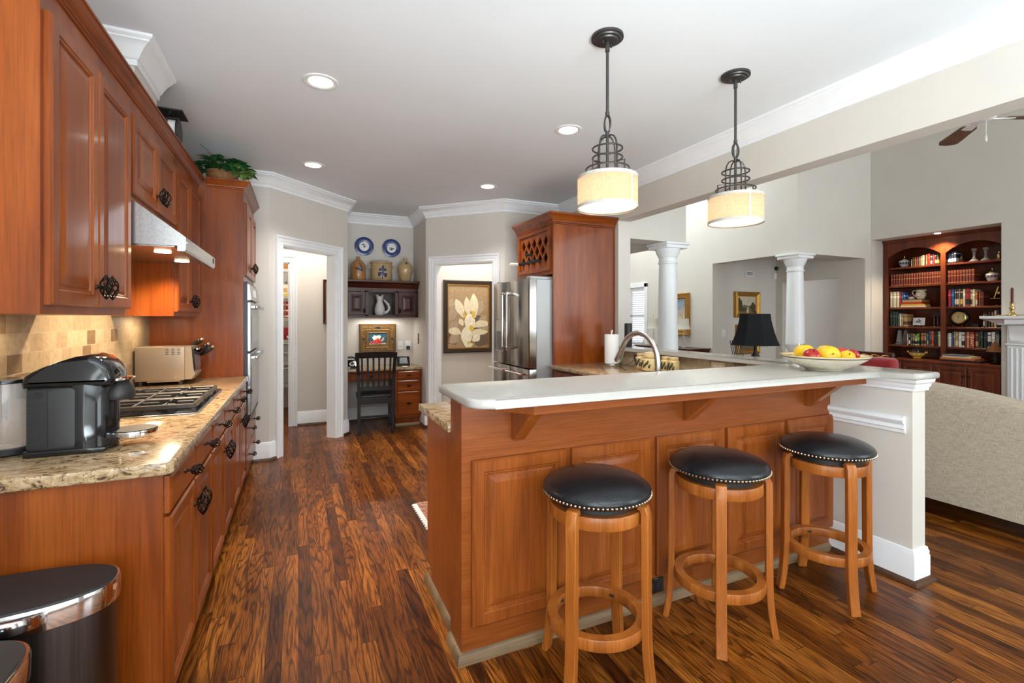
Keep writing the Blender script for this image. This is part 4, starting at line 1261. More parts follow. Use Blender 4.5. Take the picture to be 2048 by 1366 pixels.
def fruit(kind, x, y, z, r, mat, label, st_=(0, 0, 1), rr=(1, 1, .92)):
    t = thing(kind, label, 'fruit', (BXc + x, BYc + y, BZ + z), 'fruit in the bowl')
    c = Vector((BXc + x, BYc + y, BZ + z)); ax = Vector(st_).normalized()
    q = Vector((0, 0, 1)).rotation_difference(ax).to_matrix()
    prof = []
    for i in range(13):
        a = -PI / 2 + PI * i / 12
        rad = math.cos(a) * (1 + .06 * math.sin(a))
        zz = math.sin(a) * rr[2] - (.16 * math.exp(-((rad) / .28) ** 2) * (1 if a > 0 else -.6))
        prof.append((max(.0008, r * rad), r * zz))
    MB().lathe(prof, c, 24, q).build('flesh', mat, t, smooth=70)
    tip = r * (rr[2] - .16)
    MB().tube([c + q @ Vector((0, 0, tip - .004)), c + q @ Vector((.002, .001, tip + .006)), c + q @ Vector((.006, .002, tip + .012))], [.0022, .0018, .0024], 6).build('stem', 'darkcherry', t)


RV = Vector((.9119, -.4104, 0)); FV = Vector((.4104, .9119, 0))
for kind, r_, f_, z, rad, mat, lab, ax in (
        ('apple', -.098, -.05, .076, .042, 'apple', 'dark red apple at the left side of the bowl', (-.3, -.5, .8)),
        ('pear', -.075, .05, .088, .050, 'lemon', 'yellow pear standing highest at the back left of the bowl', (.1, .1, 1)),
        ('pear', .005, -.035, .078, .052, 'lemon', 'large yellow pear in the middle of the bowl showing its blossom end', (-.6, -.75, .2)),
        ('pear', .045, .055, .082, .048, 'lemon', 'yellow pear behind and right of the large middle one', (.5, .2, .8)),
        ('pear', .085, -.055, .069, .038, 'lemon', 'small yellow pear low at the front right of the bowl', (-.5, -.6, .5)),
        ('apple', .115, .03, .077, .040, 'mango', 'orange red fruit lying on its side at the back right of the bowl', (.8, .2, .4)),
        ('apple', .130, -.03, .078, .036, 'apple', 'red apple at the far right edge of the bowl', (.5, -.3, .7))):
    p = RV * r_ + FV * f_
    fruit(kind, p.x, p.y, z, rad, mat, lab, ax)

# ---- pendants
M['linen'] = weave('linen_drum_shade', rgb(138, 118, 90), rgb(190, 170, 140), 260, .9)
nt = M['linen'].node_tree
b_ = nt.nodes['Principled BSDF']
tr = nt.nodes.new('ShaderNodeBsdfTranslucent'); tr.inputs[0].default_value = (.95, .82, .62, 1)
ms = nt.nodes.new('ShaderNodeMixShader'); ms.inputs[0].default_value = .5
nt.links.new(b_.outputs[0], ms.inputs[1]); nt.links.new(tr.outputs[0], ms.inputs[2])
nt.links.new(ms.outputs[0], nt.nodes['Material Output'].inputs['Surface'])
M['shadeband'] = weave('grey_linen_binding', rgb(168, 164, 158), rgb(196, 192, 184), 500, .9)
M['diffuser'] = pm('glowing_acrylic_diffuser', (1, .96, .88, 1), .5, emit=(1, .9, .74, 1), estr=.42)


def make_pendant(label):
    t = thing('pendant_lamp', label, 'pendant lamp', (0, 0, 0), 'pendants over the bar')
    zs0, zs1, rs = 1.897, 2.050, .145
    MB().lathe([(.078, 2.74), (.078, 2.728), (.068, 2.726), (.065, 2.720), (.052, 2.719), (.049, 2.713), (.016, 2.711)], (0, 0, 0), 36).build('canopy', 'iron', t)
    m = MB().cyl((.03, 0, 2.712), (.03, 0, 2.695), .0045, .003, 8).cyl((-.03, 0, 2.712), (-.03, 0, 2.695), .0045, .003, 8)
    m.build('canopy_screws', 'iron', t)
    MB().cyl((0, 0, 2.355), (0, 0, 2.705), .0075, .0075, 12).cyl((0, 0, 2.665), (0, 0, 2.71), .011, .011, 12).cyl((0, 0, 2.350), (0, 0, 2.370), .0105, .0105, 12).build('rod', 'iron', t)
    m = MB()
    for a in (0, PI / 2):
        m.tube([(math.cos(a) * .020 * math.cos(k), math.sin(a) * .020 * math.cos(k), 2.310 + .042 * math.sin(k)) for k in [2 * PI * i / 20 for i in range(20)]], .0042, 6, closed=True)
    m.build('link_rings', 'iron', t)
    m = MB()
    m.cyl((0, 0, 2.035), (0, 0, 2.270), .007, .007, 10).cyl((0, 0, 2.245), (0, 0, 2.273), .011, .009, 10)
    for a in (0, PI / 2):
        for sg in (1, -1):
            ca, sa = math.cos(a) * sg, math.sin(a) * sg
            pr_ = [(.008, 2.250), (.022, 2.253), (.040, 2.243), (.052, 2.223), (.058, 2.195), (.060, 2.0), (.060, 2.117), (.104, 2.112), (.104, 2.045)]
            m.tube([(r * ca, r * sa, z) for r, z in pr_], .0042, 6)
    for r, z in ((.072, 2.190), (.072, 2.145), (.104, 2.090)):
        m.tube([(r * math.cos(2 * PI * i / 40), r * math.sin(2 * PI * i / 40), z) for i in range(40)], .0042, 6, closed=True)
    m.build('wire_frame', 'iron', t)
    s = MB().lathe([(rs, zs0), (rs, zs1)], (0, 0, 0), 56, cap=False).build('shade', 'linen', t, smooth=60)
    MB().lathe([(rs + .0015, zs0 - .002), (rs + .0015, zs0 + .014)], (0, 0, 0), 56, cap=False).lathe([(rs + .0015, zs1 - .014), (rs + .0015, zs1 + .002)], (0, 0, 0), 56, cap=False).box(-.005, .005, -rs - .0016, -rs - .0005, zs0, zs1).build('shade_binding', 'shadeband', s, smooth=60)
    MB().lathe([(.001, zs0 + .006), (rs - .003, zs0 + .006), (rs - .003, zs0 + .009), (.001, zs0 + .009)], (0, 0, 0), 48).build('diffuser', 'diffuser', t, smooth=30)
    m = MB()
    for k in range(3):
        a = 2 * PI * k / 3
        m.tube([(0, 0, 2.040), (rs * math.cos(a), rs * math.sin(a), 2.047)], .003, 6)
    m.build('spider', 'iron', t)
    return t


p = make_pendant('linen drum pendant over the bar, the left and nearer looking of the two')
p.location = (1.381, 1.93, 0); p.rotation_euler = (0, 0, .25)
dup(p, (2.262, 1.937, 0), -.35, 'linen drum pendant over the bar, the right one in front of the header')
for x, y in ((1.381, 1.93), (2.262, 1.937)):
    point('pendant_bulb', (x, y, 1.985), .24, (1, .78, .52), .03)
    spot('pendant_downlight', (x, y, 1.893), 3.5, (1, .84, .64), 150, .9, .1)

# ---- recessed ceiling lights
for x, y, lab in ((.12, 2.985, 'recessed ceiling light nearest the left cabinets, large in view'), (.122, 4.635, 'recessed ceiling light in front of the pantry doorway'), (1.805, 3.005, 'recessed ceiling light seen just left of the first pendant rod'), (1.808, 4.64, 'recessed ceiling light in front of the right doorway, near the wine rack')):
    t = thing('ceiling_light', lab, 'ceiling light', (x, y, CEIL), 'recessed ceiling lights')
    MB().lathe([(.098, CEIL), (.098, CEIL - .004), (.09, CEIL - .007), (.07, CEIL - .004), (.066, CEIL - .001)], (x, y, 0), 40).build('trim_ring', 'white', t)
    MB().lathe([(.001, CEIL - .0015), (.066, CEIL - .0015), (.066, CEIL - .003), (.001, CEIL - .003)], (x, y, 0), 40).build('lens', 'led', t)
    spot('recessed_lamp', (x, y, CEIL - .012), 66 if y < 4 else 50, (1, .97, .92), 112, 1.0, .06)

# rug
t = MB().box(.79, 1.9, 2.98, 3.46, .0, .009, .002)
M['rug'] = weave('patterned_rug', rgb(120, 44, 36), rgb(176, 140, 118), 90)
t = t.build('rug_pile', 'rug')
tag(t, 'small patterned red rug on the floor behind the bar', 'rug'); t.name = 'rug'
m = MB()
for i in range(46):
    y = 2.985 + i * .0103
    m.box(.755 + .006 * math.sin(i * 1.7), .792, y, y + .006, 0, .005)
m.build('fringe', 'paper', t)


# ================================================================ DESK NICHE, PANTRY, HALLS
def patch(m, pts, y, mp):
    """thin painted shape on a canvas"""
    m.bm.faces.new([m.bm.verts.new(mp(a, b, y)) for a, b in pts])


def blob(cx, cy, rx, ry, rot=0, n=16, wob=0., seed=1):
    r = random.Random(seed)
    out = []
    for k in range(n):
        a = 2 * PI * k / n
        q = 1 + r.uniform(-wob, wob)
        x, y = rx * q * math.cos(a), ry * q * math.sin(a)
        out.append((cx + x * math.cos(rot) - y * math.sin(rot), cy + x * math.sin(rot) + y * math.cos(rot)))
    return out


def petal(cx, cy, L, W, rot, bend=0.):
    """petal from base (cx,cy) outwards; rot 0 = up"""
    st = [(0, .18), (.15, .5), (.35, .88), (.55, 1), (.75, .8), (.9, .42), (1, .04)]
    l, r = [], []
    for k, w in st:
        a = bend * k * k * L
        l.append((-W * w / 2 + a, k * L)); r.append((W * w / 2 + a, k * L))
    pts = l + r[::-1]
    c, s = math.cos(rot), math.sin(rot)
    return [(cx + x * c - y * s, cy + x * s + y * c) for x, y in pts]


def frame_rect(m, w, h, prof, mp):
    """picture frame: profile (inset from outer edge, height)"""
    m.sweep([(0, 0), (0, h), (w, h), (w, 0)], [(i, d) for i, d in prof], mp, closed=True)


PAINT = {}


def paint(nm, r, g, b):
    if nm not in PAINT:
        PAINT[nm] = pm('paint_' + nm, rgb(r, g, b), .55, var=.12, vscale=30)
    return PAINT[nm]


# ---- wall shelf cabinet
t = thing('wall_shelf_cabinet', 'dark cherry wall cabinet with an open middle and a display top in the desk niche', 'cabinet', (1.0, 6.4, 1.37))
SX0, SX1, SF = .545, 1.45, 6.275
m = MB()
for b in ((SX0, SX1, SF, 6.568, 1.37, 1.388), (SX0, SX1, SF, 6.568, 1.712, 1.80), (SX0, SX0 + .018, SF, 6.568, 1.388, 1.712), (SX1 - .018, SX1, SF, 6.568, 1.388, 1.712), (SX0, SX1, 6.555, 6.568, 1.388, 1.712), (.795, .813, SF, 6.555, 1.388, 1.712), (1.155, 1.173, SF, 6.555, 1.388, 1.712)):
    m.box(*b)
m.build('carcass', 'darkcherry', t, smooth=0)
m = MB()
for b in ((SX0, SX0 + .022, 1.388, 1.712), (.772, .815, 1.388, 1.712), (1.152, 1.196, 1.388, 1.712), (SX1 - .03, SX1, 1.388, 1.712)):
    m.box(b[0], b[1], SF - .006, SF, b[2], b[3])
m.box(SX0, SX1, SF - .006, SF, 1.37, 1.402).box(SX0, SX1, SF - .006, SF, 1.696, 1.80)
m.build('face_frame', 'darkcherry', t, smooth=0)
for x0, x1, hx in ((.562, .776, .762), (1.192, 1.424, 1.207)):
    d = MB().door((x0, SF - .006, 1.40), (1, 0, 0), (0, 0, 1), (0, -1, 0), x1 - x0, .298, .05).build('door', 'darkcherry', t, smooth=12)
    cage_pull(d, (hx, SF - .026, 1.455), (0, -1, 0), (0, 0, 1), L=.06, R=.012, stem=.022)
MB().sweep([(SX0, SF), (SX1, SF), (SX1, 6.568)], [(0, 1.745), (.01, 1.748), (.02, 1.765), (.05, 1.80), (.085, 1.812), (.09, 1.82), (.09, 1.842), (0, 1.842)]).prism([(SX0, SF), (SX1, SF), (SX1, 6.568), (SX0, 6.568)], 1.82, 1.842).build('cornice', 'darkcherry', t, smooth=30)
area('shelf_lamp', (.98, 6.42, 1.362), (0, 0, 0), .5, .05, 1.3, (1, .95, .86))

ZT = 1.842
def motif(t, c, r, z, pts, mat='cobalt', nm='painted_motif'):
    m = MB()
    for a, dz, s1, s2 in pts:
        rr = r(z + dz) if callable(r) else r
        aa = -PI / 2 + a
        q = Matrix.Rotation(aa, 3, 'Z')
        m.ball((c[0] + rr * math.cos(aa), c[1] + rr * math.sin(aa), z + dz), (.003, s1, s2), 8, 6, q)
    m.build(nm, mat, t)


t = thing('stoneware_jug', 'tall brown stoneware jug with a blue bird, left end of the niche shelf', 'jug', (.70, 6.36, ZT))
MB().lathe([(.088, ZT), (.092, ZT + .008), (.094, ZT + .17), (.088, ZT + .2), (.07, ZT + .235), (.038, ZT + .262), (.023, ZT + .272), (.021, ZT + .283), (.026, ZT + .288), (.026, ZT + .302), (.018, ZT + .305)], (.70, 6.36, 0), 32).build('body', 'stoneb', t, smooth=60)
MB().tube([(.70, 6.385, ZT + .285), (.70, 6.42, ZT + .28), (.70, 6.44, ZT + .25), (.70, 6.435, ZT + .22)], .009, 8).build('handle', 'stoneb', t)
motif(t, (.70, 6.36), lambda z: .094 if z < ZT + .17 else .094 - (z - ZT - .17) * .45, ZT, [(.05, .215, .016, .012), (-.05, .20, .02, .014), (.12, .19, .018, .024), (.25, .175, .012, .024), (.4, .15, .010, .022), (-.2, .15, .022, .01), (0, .135, .03, .007), (.2, .13, .024, .008), (-.35, .145, .014, .01), (.45, .12, .014, .008)])
t = thing('stoneware_crock', 'wide tan stoneware crock with a blue flower, in the middle of the niche shelf', 'crock', (.99, 6.37, ZT))
MB().lathe([(.125, ZT), (.132, ZT + .01), (.137, ZT + .1), (.136, ZT + .2), (.132, ZT + .222), (.142, ZT + .228), (.143, ZT + .246), (.138, ZT + .25), (.128, ZT + .25), (.126, ZT + .22), (.122, ZT + .02), (.001, ZT + .015)], (.99, 6.37, 0), 40).build('body', 'stone', t, smooth=60)
for sx in (-1, 1):
    MB().tube([(.99 + sx * .132, 6.35, ZT + .205), (.99 + sx * .155, 6.345, ZT + .195), (.99 + sx * .152, 6.345, ZT + .172), (.99 + sx * .134, 6.35, ZT + .165)], .008, 8).build('handle', 'stone', t)
motif(t, (.99, 6.37), .137, ZT, [(0, .15, .02, .035), (-.18, .14, .024, .022), (.18, .14, .022, .022), (-.22, .09, .032, .022), (-.3, .07, .02, .02), (.2, .08, .03, .024), (.25, .06, .018, .018), (0, .1, .01, .04), (-.05, .04, .007, .03), (.02, .18, .012, .02)])
t = thing('stoneware_jug', 'pale ovoid stoneware jug with a small blue flower, right end of the niche shelf', 'jug', (1.30, 6.36, ZT))
MB().lathe([(.062, ZT), (.066, ZT + .01), (.085, ZT + .08), (.1, ZT + .15), (.101, ZT + .18), (.09, ZT + .22), (.06, ZT + .255), (.03, ZT + .275), (.024, ZT + .285), (.024, ZT + .296), (.029, ZT + .30), (.029, ZT + .312), (.02, ZT + .315)], (1.30, 6.36, 0), 36).build('body', 'stone', t, smooth=60)
MB().tube([(1.30, 6.385, ZT + .29), (1.30, 6.42, ZT + .285), (1.30, 6.45, ZT + .25), (1.30, 6.445, ZT + .21)], .009, 8).build('handle', 'stone', t)
motif(t, (1.30, 6.36), lambda z: .1 - max(0, z - ZT - .18) * .42, ZT, [(0, .25, .007, .012), (-.1, .235, .016, .007), (.1, .235, .016, .007), (0, .225, .01, .012), (0, .205, .007, .014)])
for x, z, lab in ((.798, 2.315, 'blue and white transferware plate on the niche wall, left one above the bird jug'), (1.155, 2.312, 'blue and white transferware plate on the niche wall, right one')):
    t = thing('wall_plate', lab, 'plate', (x, 6.56, z), 'blue and white plates')
    Q = Matrix.Rotation(PI / 2, 3, 'X')
    PAINT.setdefault('plateblue', pm('cobalt_transfer_glaze', rgb(40, 58, 118), .18, var=.5, vscale=45, coat=.4))
    MB().lathe([(.05, .004), (.06, .004), (.075, .012), (.118, .024), (.122, .027), (.118, .030), (.076, .019), (.001, .016)], (x, 6.57, z), 40, Q).build('rim', PAINT['plateblue'], t, smooth=60)
    MB().lathe([(.001, .0175), (.062, .0175), (.066, .018), (.062, .0185), (.001, .0185)], (x, 6.57, z), 36, Q).build('well', 'ceramic', t)
    m = MB(); r_ = random.Random(int(x * 100))
    for k in range(16):
        a = r_.uniform(0, 6.28); rr = r_.uniform(0, .038)
        m.ball((x + rr * math.cos(a), 6.57 - .0185, z + rr * .8 * math.sin(a)), (r_.uniform(.004, .011), .001, r_.uniform(.004, .009)), 8, 5)
    m.build('flower_spray', PAINT['plateblue'], t)

# fish shaped pitcher in the open middle
t = thing('fish_pitcher', 'white fish shaped gurgling pitcher in the open middle of the niche cabinet', 'pitcher', (.99, 6.40, 1.388))
fp = (.985, 6.40)
MB().lathe([(.045, 1.388), (.05, 1.395), (.062, 1.42), (.068, 1.46), (.06, 1.51), (.046, 1.55), (.036, 1.58), (.04, 1.60)], (fp[0] - .01, fp[1], 0), 28).build('body', 'ceramic', t, smooth=60)
m = MB()
m.rings([[(fp[0] - .01 + .04 * math.cos(a) * s, fp[1] + .04 * math.sin(a) * s, 1.60 + dz * (.5 + .5 * abs(math.cos(a))) ) for a in [2 * PI * k / 24 for k in range(24)]] for s, dz in ((1, 0), (1.12, .03), (1.25, .075))], cap=False)
m.rings([[(fp[0] - .01 + .036 * math.cos(a) * s, fp[1] + .036 * math.sin(a) * s, 1.598 + dz * (.5 + .5 * abs(math.cos(a)))) for a in [2 * PI * k / 24 for k in range(24)]] for s, dz in ((1, 0), (1.12, .03), (1.27, .077))], cap=False)
m.build('open_mouth', 'ceramic', t, smooth=60)
MB().tube([(fp[0] + .035, fp[1], 1.425), (fp[0] + .085, fp[1], 1.44), (fp[0] + .112, fp[1], 1.48), (fp[0] + .105, fp[1], 1.53), (fp[0] + .075, fp[1], 1.57), (fp[0] + .045, fp[1], 1.60)], [.022, .02, .018, .017, .014, .010], 12).build('tail_handle', 'ceramic', t, smooth=60)
m = MB()
for dx, dz in ((.112, .47), (.118, .50), (.1, .55)):
    m.ball((fp[0] + dx, fp[1], 1 + dz), (.016, .006, .014), 8, 6)
m.build('fins', 'ceramic', t)

# framed still life
PX, PW, PZ, PH = .735, .475, .885, .40
t = thing('framed_still_life', 'ornate gilt framed painting of red fruit and a white jug above the desk', 'picture', (PX + PW / 2, 6.56, PZ))
mp = lambda a, b, h: (PX + a, 6.565 - h, PZ + b)
m = MB(); frame_rect(m, PW, PH, [(0, 0), (0, .03), (.012, .038), (.02, .032), (.03, .034), (.075, .022), (.082, .026), (.09, .018), (.118, .014), (.122, .016), (.126, .008), (.126, 0)], mp)
fr_ = m.build('frame', 'goldd', t, smooth=30)
m = MB(); r_ = random.Random(4)
for k in range(130):
    side = k % 4; s_ = r_.random()
    a, b = [(.052, s_ * PH), (PW - .052, s_ * PH), (s_ * PW, .052), (s_ * PW, PH - .052)][side]
    a += r_.uniform(-.014, .014); b += r_.uniform(-.014, .014)
    if .03 < a < PW - .03 and .03 < b < PH - .03:
        p = mp(a, b, .028)
        m.ball(p, (r_.uniform(.004, .009), .005, r_.uniform(.004, .009)), 6, 4)
m.build('carved_ornament', 'gold', fr_)
m = MB()
for a, b, w_, h_ in ((PW / 2, PH - .045, .035, .012), (.052, PH / 2, .016, .014), (PW - .052, PH / 2, .016, .014)):
    p = mp(a, b, .032); m.ball(p, (w_, .006, h_), 10, 6)
m.build('dark_bosses', 'blackm', fr_)
MB().prism([(.12, .12), (PW - .12, .12), (PW - .12, PH - .12), (.12, PH - .12)], .003, .006, mp).build('canvas', paint('teal', 38, 84, 102), t)
cv = t.children[-1]
x0, z0, w_, h_ = .126, .126, PW - .252, PH - .252
for nm, col, shp in (('table', (196, 182, 150), [[(x0, z0), (x0 + w_, z0), (x0 + w_, z0 + .018), (x0, z0 + .012)]]),
                     ('white_jug', (226, 226, 214), [blob(x0 + w_ * .42, z0 + h_ * .55, .052, .036, -.4, 18, .12, 3), blob(x0 + w_ * .56, z0 + h_ * .66, .03, .022, .2, 14, .1, 5)]),
                     ('tan_handle', (186, 160, 124), [blob(x0 + w_ * .8, z0 + h_ * .42, .013, .032, -.5, 14, .05, 2)]),
                     ('red_fruit', (206, 46, 44), [blob(x0 + w_ * a, z0 + h_ * b, .019, .018, 0, 14, .05, int(a * 99)) for a, b in ((.13, .16), (.28, .22), (.42, .34), (.45, .15), (.5, .42), (.6, .38), (.62, .18), (.36, .2))]),
                     ('red_highlights', (236, 130, 110), [blob(x0 + w_ * a, z0 + h_ * b, .006, .006) for a, b in ((.12, .19), (.27, .26), (.44, .18), (.6, .42), (.41, .38))])):
    m = MB()
    for i, s_ in enumerate(shp):
        patch(m, s_, .0066 + .0003 * i + {'table': 0, 'white_jug': .0006, 'tan_handle': .0012, 'red_fruit': .0018, 'red_highlights': .0046}[nm], mp)
    m.build('painted_' + nm, paint(nm, *col), cv, smooth=0)

# ---- desk
t = thing('desk', 'built-in cherry desk with three drawers at its right in the niche', 'desk', (1.0, 6.3, 0))
MB().box(1.115, 1.446, 6.06, 6.568, .10, .704, .001).box(1.125, 1.446, 6.11, 6.568, 0, .10).box(.535, 1.115, 6.11, 6.13, .585, .704).box(.535, .555, 6.11, 6.568, .585, .704).build('carcass', 'cherry', t, smooth=0)
for z0, z1 in ((.585, .69), (.44, .572), (.135, .43)):
    d = MB().panel((1.14, 6.06, z0), (1, 0, 0), (0, 0, 1), (0, -1, 0), .285, z1 - z0, [(0, 0), (0, .012), (.010, .018), (.05, .018)]).build('drawer', 'cherryx', t, smooth=12)
    cage_pull(d, (1.282, 6.042, (z0 + z1) / 2), (0, -1, 0), (1, 0, 0), 'knob', .055, .010, .02)
d = MB().panel((.575, 6.11, .592), (1, 0, 0), (0, 0, 1), (0, -1, 0), .52, .095, [(0, 0), (0, .012), (.012, .018), (.045, .018)]).build('drawer', 'cherryx', t, smooth=12)
cage_pull(d, (.835, 6.092, .64), (0, -1, 0), (1, 0, 0), 'knob', .055, .010, .02)
MB().sweep([(1.446, 6.058), (1.113, 6.058), (1.113, 6.5)][::1][:2][::-1], [(0, 0), (.02, 0), (.02, .012), (.012, .028), (0, .034)]).build('shoe_moulding', 'shoe', t)
o = MB().box(.534, 1.449, 6.03, 6.569, .705, .735, .006, 3).build('desk_top', M['granite2'])
tag(o, 'gold granite top of the built-in niche desk', 'countertop'); o.name = 'countertop'
# notepad, phone, clock display
o = MB().box(1.225, 1.29, 6.12, 6.20, .735, .739, .0005).build('notepad', 'paper'); tag(o, 'small white notepad on the desk right of the chair', 'notepad')
t = thing('telephone', 'black rotary dial telephone at the left end of the desk', 'telephone', (.60, 6.25, .735))
mp = lambda a, b, h: (h, a, b)
mq = lambda a, b, h: (.60 + (h - .60), 6.25 + a, .735 + b)
MB().prism([(-.09, 0), (.07, 0), (.07, .09), (.03, .10), (-.085, .025)], .535, .675, mq, bev=.012, seg=3).build('base', 'black', t)
MB().cyl((.615, 6.20, .785), (.612, 6.193, .795), .036, .036, 24).build('dial', 'ceramic', t)
MB().cyl((.6125, 6.1935, .794), (.611, 6.190, .799), .020, .020, 20).build('dial_centre', 'blackm', t)
MB().tube([(.535, 6.29, .82), (.545, 6.29, .85), (.57, 6.29, .865), (.63, 6.29, .865), (.665, 6.29, .85), (.675, 6.29, .82)], [.022, .018, .013, .013, .018, .022], 12).build('handset', 'black', t)
t = thing('smart_display', 'small black wedge clock display on the desk under the outlets', 'clock', (1.27, 6.33, .735))
MB().prism([(-.08, 0), (.06, 0), (.045, .12), (-.03, .12)], 1.175, 1.345, lambda a, b, h: (h, 6.33 + a, .735 + b), bev=.01, seg=2).build('case', 'black', t)
MB().plate([(1.205, 6.2605 - .006, .765), (1.315, 6.2605 - .006, .765), (1.305, 6.296 - .006, .842), (1.215, 6.296 - .006, .842)]).build('screen', pm('grey_screen', rgb(120, 126, 130), .15), t, smooth=0)
for x, z, lab in ((1.275, .985, 'white outlet plate on the niche wall above the clock display'), (1.385, .99, 'white outlet plate with a black plug near the niche corner')):
    t = thing('wall_outlet', lab, 'outlet', (x, 6.57, z))
    MB().box(x - .036, x + .036, 6.562, 6.57, z - .058, z + .058, .003).build('cover_plate', 'white', t)
    if x < 1.3:
        MB().cyl((x, 6.563, z - .01), (x, 6.559, z - .01), .006, .006, 10).build('jack', 'darkgrey', t)
    else:
        MB().box(x - .03, x + .018, 6.535, 6.563, z - .06, z - .01, .005).build('plug', 'blackm', t)
o = MB().box(1.447, 1.455, 6.225, 6.275, 1.02, 1.16, .002).build('wall_thermometer', M['darkcherry']); tag(o, 'narrow dark wall thermometer on the right side wall of the niche', 'thermometer')
k = MB().cyl((1.4465, 6.25, 1.04), (1.4465, 6.25, 1.14), .003, .003, 8).build('tube', 'chrome', o)

# ---- chair
t = thing('desk_chair', 'black slat back wooden chair pushed up to the niche desk', 'chair', (0, 0, 0))
for sx in (-1, 1):
    MB().prism([(0, 0), (.032, 0), (.036, .45), (.02, .70), (-.045, .965), (-.075, .965), (-.012, .70), (.0, .45)], sx * .19 - .018, sx * .19 + .018, lambda a, b, h: (h + sx * .012 * max(0, b - .45) / .5 * 1.6, a, b), bev=.003).build('leg', 'blackwood', t, smooth=0)
    MB().prism([(.395, 0), (.425, 0), (.43, .43), (.392, .43)], sx * .185 - .017, sx * .185 + .017, lambda a, b, h: (h, a, b), bev=.003).build('leg', 'blackwood', t, smooth=0)
    MB().box(sx * .187 - .011, sx * .187 + .011, .03, .40, .375, .425, .002).build('apron', 'blackwood', t, smooth=0)
    MB().box(sx * .187 - .009, sx * .187 + .009, .03, .40, .175, .20, .002).build('stretcher', 'blackwood', t, smooth=0)
MB().box(-.185, .185, .008, .028, .36, .425, .002).build('apron', 'blackwood', t, smooth=0)
MB().box(-.18, .18, .012, .030, .20, .225, .002).build('stretcher', 'blackwood', t, smooth=0)
MB().box(-.218, .218, .035, .45, .428, .452, .01, 3).build('seat', 'blackwood', t)
MB().prism([(-.235, .90), (-.235, .965), (-.12, .972), (0, .974), (.12, .972), (.235, .965), (.235, .90)], 0, .024, lambda a, b, h: (a, -.043 - (b - .9) * .25 - .006 + h, b), bev=.004).build('top_rail', 'blackwood', t, smooth=0)
MB().box(-.185, .185, .004, .026, .515, .565, .003).build('lower_rail', 'blackwood', t, smooth=0)
for i in range(6):
    x = -.1535 + i * .0614
    MB().prism([(-.010, .555), (.012, .555), (-.024, .91), (-.046, .91)], x - .0105, x + .0105, lambda a, b, h: (h * (1 + .12 * (b - .55)), a + .002, b)).build('slat', 'blackwood', t, smooth=0)
t.location = (.828, 5.695, 0); t.rotation_euler = (0, 0, math.radians(-5))

# ---- flower painting in the side hall
FXp, FZp, FWp, FHp = 1.867, .868, .745, 1.035
t = thing('flower_painting', 'large dark framed painting of cream lilies beyond the right doorway', 'picture', (FXp + FWp / 2, 6.51, FZp))
mp = lambda a, b, h: (FXp + a, 6.518 - h, FZp + b)
m = MB(); frame_rect(m, FWp, FHp, [(0, 0), (0, .034), (.01, .038), (.055, .03), (.06, .026), (.06, 0)], mp)
fr_ = m.build('frame', pm('espresso_frame', rgb(52, 38, 30), .35), t, smooth=30)
m = MB(); frame_rect(m, FWp - .116, FHp - .116, [(0, .02), (0, .03), (.012, .03), (.016, .02)], lambda a, b, h: mp(a + .058, b + .058, h))
m.build('gilt_slip', 'gold', fr_, smooth=30)
cv = MB().prism([(.06, .06), (FWp - .06, .06), (FWp - .06, FHp - .06), (.06, FHp - .06)], .012, .016, mp).build('canvas', paint('taupe', 168, 142, 108), t, smooth=0)
cw, chh = FWp - .15, FHp - .15
fx = lambda a: .075 + a * cw
fz = lambda b: .075 + b * chh
layers = [('shadow', (112, 96, 80), [(.72, .02, .30, .5, -.5, 0), (.85, .2, .35, .35, .3, 0), (.2, .06, .25, .4, .6, 0)]),
          ('grey_petals', (178, 160, 134), [(.02, .62, .18, .2, -.3, 0), (.0, .42, .26, .22, -.5, 0), (.02, .25, .22, .22, -.6, 0), (.02, .08, .2, .25, -.9, 0), (.72, .52, .26, .22, -.35, 0), (.7, .55, .24, .16, -.1, 0), (.7, .2, .3, .24, -1.0, 0), (.75, .3, .26, .2, -.5, 0)]),
          ('cream_petals', (232, 220, 188), [(.38, .48, .33, .21, .42, 0), (.5, .5, .32, .18, .12, 0), (.66, .48, .4, .22, .06, 0), (.62, .32, .3, .2, -.85, .6), (.3, .22, .22, .2, 1.0, -.3), (.36, .35, .13, .13, .5, 0), (.52, .18, .3, .18, -.9, .5)]),
          ('pale_petals', (244, 236, 212), [(.56, .26, .30, .28, .12, 0), (.44, .01, .34, .29, -.02, 0), (.6, .1, .16, .2, -.9, 0)]),
          ('yellow_centres', (222, 192, 62), [(.62, .47, .13, .09, 0, 0), (.57, .26, .1, .12, 0, 0), (.5, .01, .09, .1, -.1, 0), (.42, .47, .10, .07, .3, 0)]),
          ('front_petals', (240, 230, 200), [(.55, .0, .07, .16, .3, 0), (.5, .0, .05, .12, 1.0, 0)])]
k = 0
for nm, col, ps in layers:
    m = MB()
    for (a, b, L, W_, rot, bend) in ps:
        k += 1
        pts = petal(fx(a), fz(b), L * chh, W_ * cw, rot, bend)
        pts = [(min(max(x, .074), FWp - .074), min(max(z, .074), FHp - .074)) for x, z in pts]
        m.bm.faces.new([m.bm.verts.new(mp(x, z, .0164 + k * .00012)) for x, z in pts])
    m.build('painted_' + nm, paint(nm, *col), cv, smooth=0)
o = MB().box(1.62, 1.69, 6.512, 6.52, .33, .445, .003).build('wall_outlet', 'white') if False else None
t = thing('wall_outlet', 'white outlet plate low on the wall beyond the right doorway, by the bar corner', 'outlet', (1.868, 6.52, .35))
MB().box(1.83, 1.905, 6.512, 6.52, .29, .41, .003).build('cover_plate', 'white', t)
for z in (.325, .375):
    MB().cyl((1.868, 6.513, z), (1.868, 6.509, z), .014, .014, 12).build('socket', 'ceramic', t)

